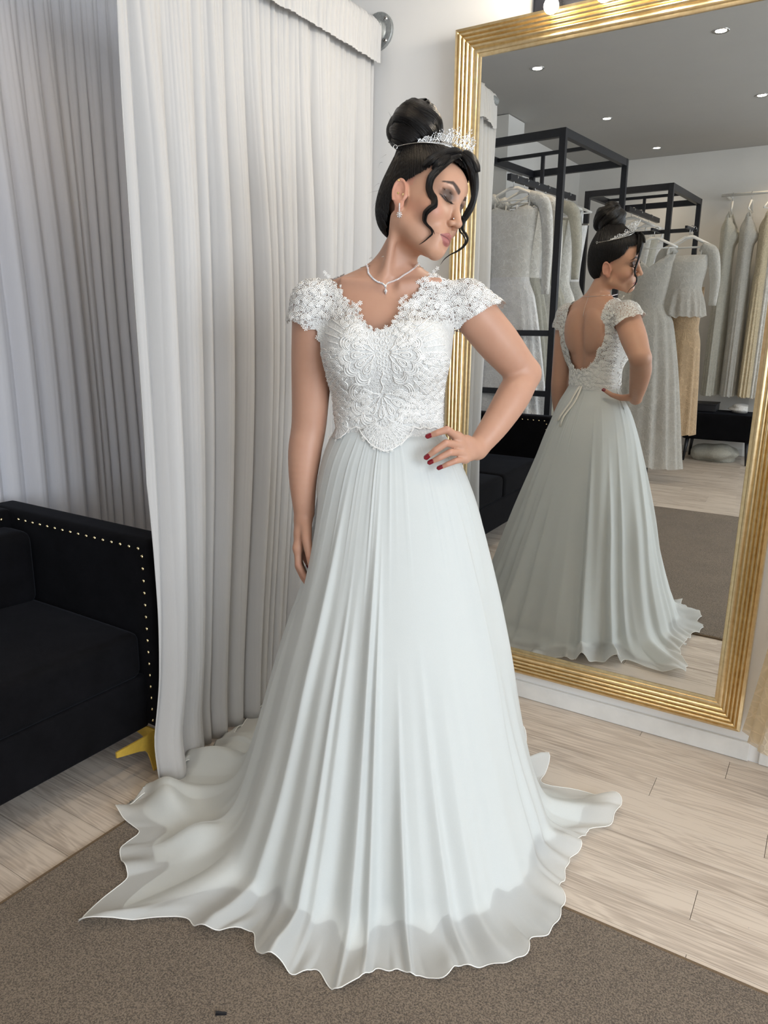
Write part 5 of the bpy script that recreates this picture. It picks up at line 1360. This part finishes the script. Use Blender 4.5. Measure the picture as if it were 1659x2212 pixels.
for s_ in (-1, 1):
    c = Vector(tpos(s_*95)); MB().tube([tuple(c+Vector((0.0045*math.cos(t), 0, 0.0045*math.sin(t)))) for t in np.linspace(0, 6.28, 14, endpoint=False)], 0.0008, 5, closed=True).build('end_loop', M_silver, tiara)
mbw = MB(); mbg = MB(); tr = random.Random(12)
for k in range(46):
    a = -66+132*k/45+tr.uniform(-1, 1); hmax = 0.046*max(0.12, math.cos(R(a*1.28)))**0.9*tr.uniform(0.55, 1.05)
    lean = tr.uniform(-7, 7); pts = [tpos(a+lean*t*t, hmax*t) for t in (0, 0.3, 0.6, 0.85, 1.0)]
    mbw.tube([tuple(p) for p in pts], [0.0008, 0.0007, 0.0006, 0.0005, 0.0004], 4)
    for t in (0.28, 0.5, 0.72, 0.9, 1.0):
        for sd in (-1, 1):
            if t == 1.0 and sd == 1: continue
            q = tpos(a+lean*t*t+(sd*2.6*tr.uniform(0.6, 1.2) if t < 1 else 0), hmax*t+0.002); r = tr.uniform(0.0012, 0.0020)
            gem(mbg, q, r, stretch=tr.uniform(1.0, 1.9), axis=(tr.uniform(-1, 1), tr.uniform(-1, 1), 1))
for k in range(80): gem(mbg, tpos(-68+136*k/79, 0.002), 0.0016)
mbw.build('sprig_wires', M_silver, tiara); tag(mbg.build('crystals', M_crystal, tiara, False), kind='stuff')
# necklace
neck = empty('necklace', tuple(BR), BPSI); tag(neck, 'wavy crystal necklace with a drop at the collar bone', 'necklace')
npx = [(791, 570), (795, 580), (796, 590), (806, 602), (816, 609), (826, 612), (832, 617), (838, 611), (850, 607), (861, 602), (872, 594), (884, 587), (896, 578), (904, 569)]
nk = [np.array(ray(px, py, BVH, 0.0025)[0]) for px, py in npx]
def around(deg_, z):
    c = np.array([0.004, 0.028, z]); d = np.array([math.cos(R(deg_)), math.sin(R(deg_)), 0]); h = BVH.ray_cast(Vector(c+d*0.20), Vector(-d)); return np.array(h[0])+d*0.0022 if h[0] else c+d*0.06
angE = math.degrees(math.atan2(nk[-1][1]-0.028, nk[-1][0]-0.004)); angS = math.degrees(math.atan2(nk[0][1]-0.028, nk[0][0]-0.004)) % 360
back = [around(angE+(angS-angE)*t, nk[-1][2]+(nk[0][2]-nk[-1][2])*t-0.008*math.sin(math.pi*t)) for t in np.linspace(0.05, 0.95, 20)]
mb = MB(); mbs = MB()
u = np.concatenate([[0], np.cumsum([np.linalg.norm(nk[i+1]-nk[i]) for i in range(len(nk)-1)])]); nkA = np.array(nk)
for q in np.arange(0, u[-1], 0.0036):
    p = [np.interp(q, u, nkA[:, i]) for i in range(3)]; gem(mb, p, 0.0025, axis=(0, -1, 0.2))
MB().tube([tuple(p) for p in nk], 0.0009, 5).build('setting', M_silver, neck); tag(mb.build('crystals', M_crystal, neck, False), kind='stuff')
MB().tube([tuple(nk[-1])]+[tuple(p) for p in back]+[tuple(nk[0])], 0.0008, 5).build('back_chain', M_silver, neck)
mb = MB(); dp = np.array(ray(833, 629, BVH, 0.004)[0]); V = []
gem(mb, dp, 0.0042, stretch=1.9, axis=(0, -0.15, 1)); gem(mb, np.array(ray(833, 619, BVH, 0.003)[0]), 0.0032, axis=(0, -1, 0.2)); mb.build('drop', M_crystal, neck, False)
tail = [];
for z in np.linspace(1.525, 1.42, 12):
    h = BVH.ray_cast(Vector((-0.002, 0.3, z)), Vector((0, -1, 0))); tail.append(tuple(h[0]+Vector((0, 0.0015, 0))))
MB().tube(tail, 0.0006, 4).build('back_chain', M_silver, neck)
# earring in the near ear
ear = empty('earring', tuple(BR), BPSI); tag(ear, 'crystal drop earring in the visible ear', 'earring')
e0 = np.array(ray(863, 440, BVH, 0.003)[0])
mb = MB()
for k in range(6): gem(mb, e0+np.array([0, 0, -0.0030*k]), 0.0019, axis=(0, -1, 0))
mb.build('stud_row', M_crystal, ear, False)
mb = MB(); pc = e0+np.array([0, -0.001, -0.0235]); gem(mb, pc, 0.0042, stretch=1.6); [gem(mb, pc+np.array([0.0052*math.cos(a), -0.001, 0.0058*math.sin(a)]), 0.0018) for a in np.linspace(0, 6.28, 8, endpoint=False)]
mb.build('drop_stone', M_crystal, ear, False)
for nm, px, py, lab in (('ear_stud', 862, 389, 'tiny gold stud in the upper ear'), ('ear_stud', 860, 417, 'tiny gold bar inside the ear'), ('ear_stud', 871, 420, 'tiny gold flower stud at the front of the ear'), ('nose_stud', 980, 472, 'tiny silver stud in the side of the nose')):
    p, n = ray(px, py, BVH, 0.0012); mb = MB(); r = 0.0024 if 'ear' in nm else 0.0013
    for k in range(5): gem(mb, p+Vector((r*0.75*math.cos(k*1.257), 0, r*0.75*math.sin(k*1.257))), r*0.55, axis=tuple(n))
    gem(mb, p, r*0.6, axis=tuple(n)); o = mb.build(nm, M_goldnail if 'ear' in nm else M_silver, None, False); o.location = tuple(BR); o.rotation_euler = (0, 0, BPSI); tag(o, lab, 'piercing')
# ------------------------------------------------------------------ dress racks and gowns seen in the mirror
M_hanger = plain('white_plastic', (0.82, 0.82, 0.80), 0.35, nscale=40, namt=0.03)
def mk_gown(name, col, sheer=0.0, sparkle=0.0):
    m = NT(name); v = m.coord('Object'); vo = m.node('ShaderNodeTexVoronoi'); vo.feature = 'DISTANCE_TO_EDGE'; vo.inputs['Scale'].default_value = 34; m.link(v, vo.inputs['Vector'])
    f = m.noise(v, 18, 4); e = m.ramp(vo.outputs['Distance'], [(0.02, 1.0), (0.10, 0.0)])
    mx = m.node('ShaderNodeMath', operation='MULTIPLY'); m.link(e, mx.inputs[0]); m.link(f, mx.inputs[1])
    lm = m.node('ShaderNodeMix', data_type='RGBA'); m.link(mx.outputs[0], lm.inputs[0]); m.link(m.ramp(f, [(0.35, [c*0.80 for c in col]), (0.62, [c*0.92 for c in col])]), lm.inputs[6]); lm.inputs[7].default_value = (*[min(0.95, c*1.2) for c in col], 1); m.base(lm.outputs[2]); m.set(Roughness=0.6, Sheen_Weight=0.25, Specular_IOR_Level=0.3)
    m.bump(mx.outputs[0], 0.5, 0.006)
    if sheer: add_transparency(m, sheer, translucent=0.3, tcol=col)
    return m.m
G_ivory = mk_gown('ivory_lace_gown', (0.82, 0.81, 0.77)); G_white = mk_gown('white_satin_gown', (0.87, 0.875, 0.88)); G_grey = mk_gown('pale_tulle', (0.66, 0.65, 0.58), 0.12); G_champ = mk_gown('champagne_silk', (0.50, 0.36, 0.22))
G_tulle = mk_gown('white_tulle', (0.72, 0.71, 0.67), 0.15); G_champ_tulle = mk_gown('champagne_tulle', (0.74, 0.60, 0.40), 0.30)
def hanger(loc, rz, label, w=0.42, group='white plastic clothes hangers'):
    h = empty('clothes_hanger', loc, rz); tag(h, label, 'hanger', group)
    MB().tube([(0.0, 0, -0.085), (0, 0, -0.03)]+[(0.018*math.sin(t), 0, -0.012-0.018*math.cos(t)*-1-0.006) for t in np.linspace(-0.2, 3.6, 9)][::-1][0:0]+[(0.016-0.016*math.cos(t), 0, -0.014+0.016*math.sin(t)) for t in np.linspace(0, 3.8, 9)], 0.0022, 6).build('hook', M_steel, h)
    arm = [(-w/2, 0, -0.165), (-w*0.38, 0, -0.142), (-w*0.2, 0, -0.108), (-0.03, 0, -0.084), (0.03, 0, -0.084), (w*0.2, 0, -0.108), (w*0.38, 0, -0.142), (w/2, 0, -0.165)]
    MB().tube(arm, [0.006, 0.008, 0.009, 0.010, 0.010, 0.009, 0.008, 0.006], 8, flat=1.5).build('shoulder_arms', M_hanger, h)
    MB().tube([(-w/2, 0, -0.165), (w/2, 0, -0.165)], 0.005, 8).build('cross_bar', M_hanger, h)
    return h
def gown(name, label, loc, rz, mat, a, b, zs, seed, neck='sweet', sleeves=None, straps=True, folds=13, amp=0.02, group='hanging wedding gowns', lower=None, cat='gown'):
    """zs: heights below loc for shoulder/top edge, waist, hem; a/b: half widths and depths at top, bust, waist, hip, hem"""
    g = empty(name, loc, rz); tag(g, label, cat, group); r = np.random.RandomState(seed)
    ztop, zw, zh = zs; n = 96
    th = np.linspace(0, 2*np.pi, n, endpoint=False)
    def ring_grid(z0, z1, m, za, aa, bb, fold, ragged=0.0):
        z = np.linspace(z0, z1, m); A = sinterp(-z, [-q for q in za], aa)[None, :]; Bq = sinterp(-z, [-q for q in za], bb)[None, :]; T = th[:, None]; Z = np.repeat(z[None, :], n, 0)
        t = ((z0-z)/(z0-z1))[None, :]; f = np.zeros((n, 1))
        for k in range(4): f = f+r.uniform(0.4, 1)*np.sin(T*r.randint(folds-5, folds+7)+r.uniform(0, 6.28))
        q = 1+fold*f*t/np.maximum(A, 0.05)*0.5
        return np.stack([A*np.cos(T)*q, Bq*np.sin(T)*q, Z+ragged*f*(t > 0.95)], -1)
    za = [ztop, ztop-0.09, zw, zw-0.14, zh]
    V = ring_grid(ztop, zw, 22, za, a, b, 0.0)
    # neckline
    x = V[..., 0]/a[0]; front = V[..., 1] < 0
    if neck == 'sweet': lim = ztop-np.where(front, 0.035+0.05*np.exp(-(x/0.22)**2)+0.02*np.abs(x), 0.07)
    elif neck == 'v': lim = ztop-np.where(front, np.maximum(0, 0.20*(1-np.abs(x)*1.5)), np.maximum(0, 0.10*(1-np.abs(x)*1.4)))
    elif neck == 'lace':
        lim = ztop+0.035-0.085*np.abs(x)-np.where(front, np.maximum(0, 0.16*(1-np.abs(x)*2.0)), np.maximum(0, 0.09*(1-np.abs(x)*1.7)))
    else: lim = ztop-0.02+0*x
    bz = ztop-0.165
    for s in (-1, 1): V[..., 1] -= np.where(V[..., 1] < 0, 0.040*np.exp(-((V[..., 0]-s*0.080)/0.055)**2-((V[..., 2]-bz)/0.055)**2), 0)
    V[..., 2] = np.minimum(V[..., 2], lim)
    np_mesh('bodice', V.reshape(-1, 3), grid_quads(n, 22, True), mat, g)
    V = ring_grid(zw, zh, 40, za, a, b, amp, 0.006)
    np_mesh('skirt', V.reshape(-1, 3), grid_quads(n, 40, True), lower or mat, g)
    if straps:
        for s in (-1, 1): MB().tube([(s*a[0]*0.62, -0.03, ztop-0.05), (s*a[0]*0.66, -0.012, ztop+0.02), (s*a[0]*0.68, 0.0, ztop+0.055), (s*a[0]*0.66, 0.012, ztop+0.02), (s*a[0]*0.62, 0.03, ztop-0.06)], 0.006, 6, flat=2.0).build('strap', mat, g)
    if sleeves:
        for s in (-1, 1):
            P = [(s*a[0]*0.62, 0, ztop+0.045), (s*(a[0]+0.02), -0.01, ztop-0.01), (s*(a[0]+0.055), -0.015, ztop-0.16), (s*(a[0]+0.065), -0.02, ztop-sleeves*0.6), (s*(a[0]+0.06), -0.03, ztop-sleeves)]
            Pi, ri = smooth_path(P, [0.045, 0.062, 0.055, 0.048, 0.038], 6); MB().tube(Pi, ri, 14, flat=0.65).build('sleeve', mat, g)
    return g
def beam(mb, p, q, w, h):
    p, q = Vector(p), Vector(q); d = q-p; rot = d.to_track_quat('X', 'Z').to_matrix(); mb.box((p+q)/2, (d.length, w, h), rot)
def rack(name, label, N, ang, wu, wv, top, lows, mids=True):
    """N: corner nearest the mirror; u runs to the left of the mirror image, v away from the mirror"""
    a = R(ang); u = Vector((-math.cos(a), -math.sin(a), 0)); v = Vector((math.sin(a)*0.85, -math.cos(a), 0)); N = Vector((*N, 0)); root = empty(name, tuple(N)); tag(root, label, 'clothes rack', 'black metal dress racks')
    O = lambda i, j, z: tuple(u*i+v*j+Vector((0, 0, z)))
    for i, j in ((0, 0), (wu, 0), (0, wv), (wu, wv)):
        mb = MB(); beam(mb, O(i, j, 0), O(i, j, top), 0.042, 0.042); mb.build('post', M_black_metal, root, False)
    for (i, j, k, l) in ((0, 0, wu, 0), (0, wv, wu, wv), (0, 0, 0, wv), (wu, 0, wu, wv)):
        mb = MB(); beam(mb, O(i, j, top-0.026), O(k, l, top-0.026), 0.040, 0.052); mb.build('top_beam', M_black_metal, root, False)
    for z in lows:
        mb = MB(); beam(mb, O(0, 0, z), O(wu, 0, z), 0.034, 0.040); mb.build('low_beam', M_black_metal, root, False)
    return root, O, N
rk1, O1, N1 = rack('dress_rack', 'large black metal dress rack reflected behind the black sofa', (-1.775, -2.66), 5.0, 0.80, 1.22, 2.62, (1.31, 0.885))
def rail_w(O, N, i, j0, j1, z, root, crossj, top, wu):
    mb = MB(); beam(mb, O(i, j0, z), O(i, j1, z), 0.030, 0.042); mb.build('hanging_rail', M_black_metal, root, False)
    mb = MB(); beam(mb, O(0, crossj, top), O(wu, crossj, top), 0.022, 0.024); mb.build('cross_bar', M_black_metal, root, False)
    for j in (crossj,): mb = MB(); beam(mb, O(i, j, z), O(i, j, top), 0.024, 0.024); mb.build('drop_bracket', M_black_metal, root, False)
rail_w(O1, N1, 0.40, 0.02, 1.20, 2.370, rk1, 0.56, 2.60, 0.80)
def wpos(O, N, i, j, z): p = Vector(O(i, j, z))+N; return (p.x, p.y, p.z)
ord_ = ['nearest the mirror', 'second from the mirror', 'third from the mirror', 'fourth from the mirror', 'fifth from the mirror', 'at the far end']
specs = [(0.10, 'lace', 0.62, G_ivory, G_white, 'ivory lace long-sleeved gown with sweetheart bodice on the large rack, nearest the mirror'),
         (0.27, 'lace', 0.55, G_ivory, G_grey, 'beaded ivory gown on the large rack, second from the mirror'),
         (0.45, 'v', None, G_white, G_tulle, 'white gown on the large rack, third from the mirror'),
         (0.64, 'sweet', 0.5, G_grey, G_grey, 'pale grey tulle gown on the large rack, fourth from the mirror'),
         (0.84, 'lace', None, G_ivory, G_ivory, 'ivory gown on the large rack, fifth from the mirror'),
         (1.05, 'sweet', None, G_white, G_tulle, 'white gown at the far end of the large rack')]
for k, (j, nk_, sl_, m1, m2, lab) in enumerate(specs):
    p = wpos(O1, N1, 0.40, j, 2.370); rz = R(5.0+rnd.uniform(-4, 4)); off = 0.0 if k == 0 else rnd.uniform(0.0, 0.02)
    hanger((p[0], p[1], 2.370+0.020), rz, 'white plastic hanger on the large rack, '+ord_[k], 0.44)
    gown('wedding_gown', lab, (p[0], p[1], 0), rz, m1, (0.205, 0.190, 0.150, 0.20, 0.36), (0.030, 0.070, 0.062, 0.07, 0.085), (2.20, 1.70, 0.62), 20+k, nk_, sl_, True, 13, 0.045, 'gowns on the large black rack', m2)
rk2, O2, N2 = rack('dress_rack', 'smaller black metal dress rack reflected behind the bride, farther away', (-1.43, -4.42), 3.0, 0.72, 1.05, 2.50, ())
rail_w(O2, N2, 0.36, 0.03, 1.02, 2.33, rk2, 0.5, 2.48, 0.72)
mb = MB(); beam(mb, O2(-0.24, 0.0, 2.12), O2(0.40, 0.0, 2.12), 0.028, 0.030); mb.build('front_bar', M_black_metal, rk2, False)
for i in (-0.21, 0.06): mb = MB(); beam(mb, O2(i, 0.0, 2.12), O2(i, -0.26, 2.12), 0.020, 0.020); mb.build('front_arm', M_black_metal, rk2, False)
for k, (j, m1, lab) in enumerate(((0.14, G_ivory, 'ivory gown on the smaller rack, foremost on its rail'), (0.36, G_grey, 'pale tulle gown in the middle of the smaller rack'), (0.70, G_white, 'white gown at the back of the smaller rack'))):
    p = wpos(O2, N2, 0.36, j, 2.33); hanger((p[0], p[1], 2.35), 0.06, 'white hanger on the smaller rack carrying the '+['foremost', 'middle', 'rear'][k]+' gown', 0.42)
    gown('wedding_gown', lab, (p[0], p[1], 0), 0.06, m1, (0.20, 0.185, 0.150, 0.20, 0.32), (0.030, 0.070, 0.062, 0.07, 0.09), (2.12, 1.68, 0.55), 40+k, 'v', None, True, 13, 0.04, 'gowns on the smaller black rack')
p = wpos(O2, N2, 0.06, -0.17, 2.12); hanger((p[0], p[1], 2.14), 0.1, 'white hanger on the front arm of the smaller rack with the tulle gown', 0.40)
gown('wedding_gown', 'full-skirted blush white tulle gown hanging in front of the smaller rack', (p[0], p[1], 0), 0.1, G_tulle, (0.19, 0.18, 0.14, 0.22, 0.40), (0.04, 0.07, 0.065, 0.09, 0.13), (1.92, 1.52, 0.13), 51, 'v', None, True, 15, 0.06, 'gowns on the smaller black rack')
p = wpos(O2, N2, -0.21, -0.12, 2.12); hanger((p[0], p[1], 2.14), 0.1, 'white hanger on the front arm with the puff-sleeved gown', 0.38)
gown('wedding_gown', 'white puff-sleeved gown bodice hanging beside the smaller rack', (p[0], p[1], 0), 0.1, G_tulle, (0.17, 0.17, 0.14, 0.17, 0.18), (0.05, 0.09, 0.09, 0.10, 0.09), (1.93, 1.66, 1.42), 52, 'high', 0.42, True, 11, 0.03, 'gowns on the smaller black rack')
p = wpos(O2, N2, -0.21, -0.05, 2.12); hanger((p[0], p[1], 2.14), 0.1, 'white hanger on the front arm with the champagne dress', 0.34)
gown('champagne_dress', 'plain champagne silk dress hanging beside the smaller rack', (p[0]+0.02, p[1], 0), 0.1, G_champ, (0.13, 0.13, 0.115, 0.14, 0.17), (0.03, 0.07, 0.065, 0.08, 0.09), (1.66, 1.34, 0.42), 53, 'v', None, True, 11, 0.03, None)
# white rail on the end wall with a row of gowns, dark bench below
wrail = empty('wall_rail', (-0.2, YF, 2.54)); tag(wrail, 'white clothes rail on the end wall with a row of gowns', 'clothes rail')
MB().tube([(-1.02, 0.30, 0), (0.40, 0.30, 0)], 0.014, 10).build('rail_tube', M_hanger, wrail)
for x in (-0.98, 0.36): MB().tube([(x, 0.0, 0), (x, 0.30, 0)], 0.012, 8).build('bracket', M_hanger, wrail)
wl = ['ivory gown, first on the white wall rail', 'sheer pale gown, second on the white wall rail', 'champagne-tinted gown, third on the white wall rail', 'beaded ivory gown, fourth on the white wall rail', 'white gown, fifth on the white wall rail', 'pale tulle gown, sixth on the white wall rail']
wm = [G_grey, G_tulle, mk_gown('warm_lace_gown', (0.70, 0.60, 0.42)), G_ivory, G_white, G_grey]
for k in range(6):
    x = -1.12+0.165*k
    hanger((x, YF+0.30, 2.555), R(90+rnd.uniform(-12, 12)), 'white hanger on the wall rail with the '+wl[k].split(',')[0]+', number %s along' % ['one', 'two', 'three', 'four', 'five', 'six'][k], 0.36)
    gown('wedding_gown', wl[k], (x, YF+0.30, 0), R(90+rnd.uniform(-4, 4)), wm[k], (0.17, 0.165, 0.14, 0.18, 0.24), (0.035, 0.070, 0.064, 0.072, 0.078), (2.32, 1.86, 0.66), 60+k, 'v', None, True, 11, 0.03, 'gowns on the white wall rail')
bench = empty('bench', (-0.93, YF+0.38, 0)); tag(bench, 'low black velvet bench under the row of gowns by the end wall', 'bench')
soft_box('seat', (0, 0, 0.36), (0.74, 0.42, 0.26), 0.03, bench, 0.01)
for sx in (-1, 1):
    for sy in (-1, 1): MB().tube([(sx*0.32, sy*0.16, 0.24), (sx*0.34, sy*0.175, 0.003)], [0.02, 0.012], 10).build('leg', M_black_metal, bench)
def lump(name, loc, s, mat, seed, label, cat):
    m_ = MB().sphere((0, 0, 0), 1, 28, 18); V = np.array(m_.V); r = np.random.RandomState(seed); q = np.zeros(len(V))
    for k in range(6): w = r.normal(size=3)*3.2; q += r.uniform(0.03, 0.10)*np.sin(V@w+r.uniform(0, 6))
    V = V*(1+q)[:, None]; V[:, 2] = np.maximum(V[:, 2], -0.72); V = V*np.array(s); V[:, 2] -= V[:, 2].min()
    o = mesh(name, V, m_.F, mat, None, True); o.location = loc; return tag(o, label, cat)
lump('garment_bag', (-0.98, YF+0.42, 0.001), (0.24, 0.14, 0.10), G_grey, 3, 'crumpled pale garment bag under the black bench', 'bag')
lump('folded_veil', (-0.80, YF+0.40, 0.502), (0.12, 0.13, 0.05), G_white, 5, 'folded white veil lying on the black bench', 'veil')
sb = empty('storage_box', (-1.13, YF+0.40, 0.502)); tag(sb, 'dark grey shallow box on the black bench', 'box')
box('tray', (0, 0, 0.035), (0.22, 0.24, 0.066), M_black_metal, sb, bevel=0.004); box('lid', (0, 0, 0.074), (0.23, 0.25, 0.012), M_black_metal, sb, bevel=0.003)
# champagne tulle gown hanging to the right of the mirror, only its hem in view
hk = empty('wall_hook', (0.235, 0, 1.95)); tag(hk, 'steel wall hook to the right of the mirror', 'hook')
MB().tube([(0, -0.001, 0), (0, -0.09, -0.005), (0, -0.17, 0.0), (0, -0.18, 0.02)], 0.006, 8).build('peg', M_steel, hk); box('plate', (0, -0.004, 0), (0.04, 0.006, 0.06), M_steel, hk)
hanger((0.235, -0.165, 1.975), 0, 'white hanger on the hook to the right of the mirror', 0.40)
gown('champagne_gown', 'champagne tulle gown hem hanging at the right edge of the picture', (0.235, -0.19, 0), 0, G_champ_tulle, (0.18, 0.17, 0.14, 0.20, 0.33), (0.04, 0.08, 0.07, 0.09, 0.15), (1.75, 1.38, 0.185), 71, 'v', None, True, 12, 0.05, None)
# small things on rug and floor
def clip():
    o = empty('hair_clip', (-0.889, -1.63, 0.0103), R(35)); tag(o, 'small black hair clip lying on the brown rug', 'hair clip')
    box('upper_jaw', (0, 0, 0.0040), (0.022, 0.0045, 0.0028), M_black_metal, o, Matrix.Rotation(R(8), 3, 'Y')); box('lower_jaw', (0, 0, 0.0012), (0.022, 0.0050, 0.0022), M_black_metal, o)
clip()
sq = MB(); r9 = random.Random(9)
for k in range(34):
    x, y = (r9.uniform(-1.5, 0.1), r9.uniform(-1.9, -1.0)) if k < 26 else (r9.uniform(-0.4, 0.1), r9.uniform(-0.8, -0.2))
    z = 0.0105 if k < 26 else 0.0005
    gem(sq, (x, y, z+0.001), r9.uniform(0.0007, 0.0014))
tag(sq.build('fallen_sequins', M_sequin, None, False), 'tiny silver sequins scattered over the rug and floor', 'sequins', kind='stuff')
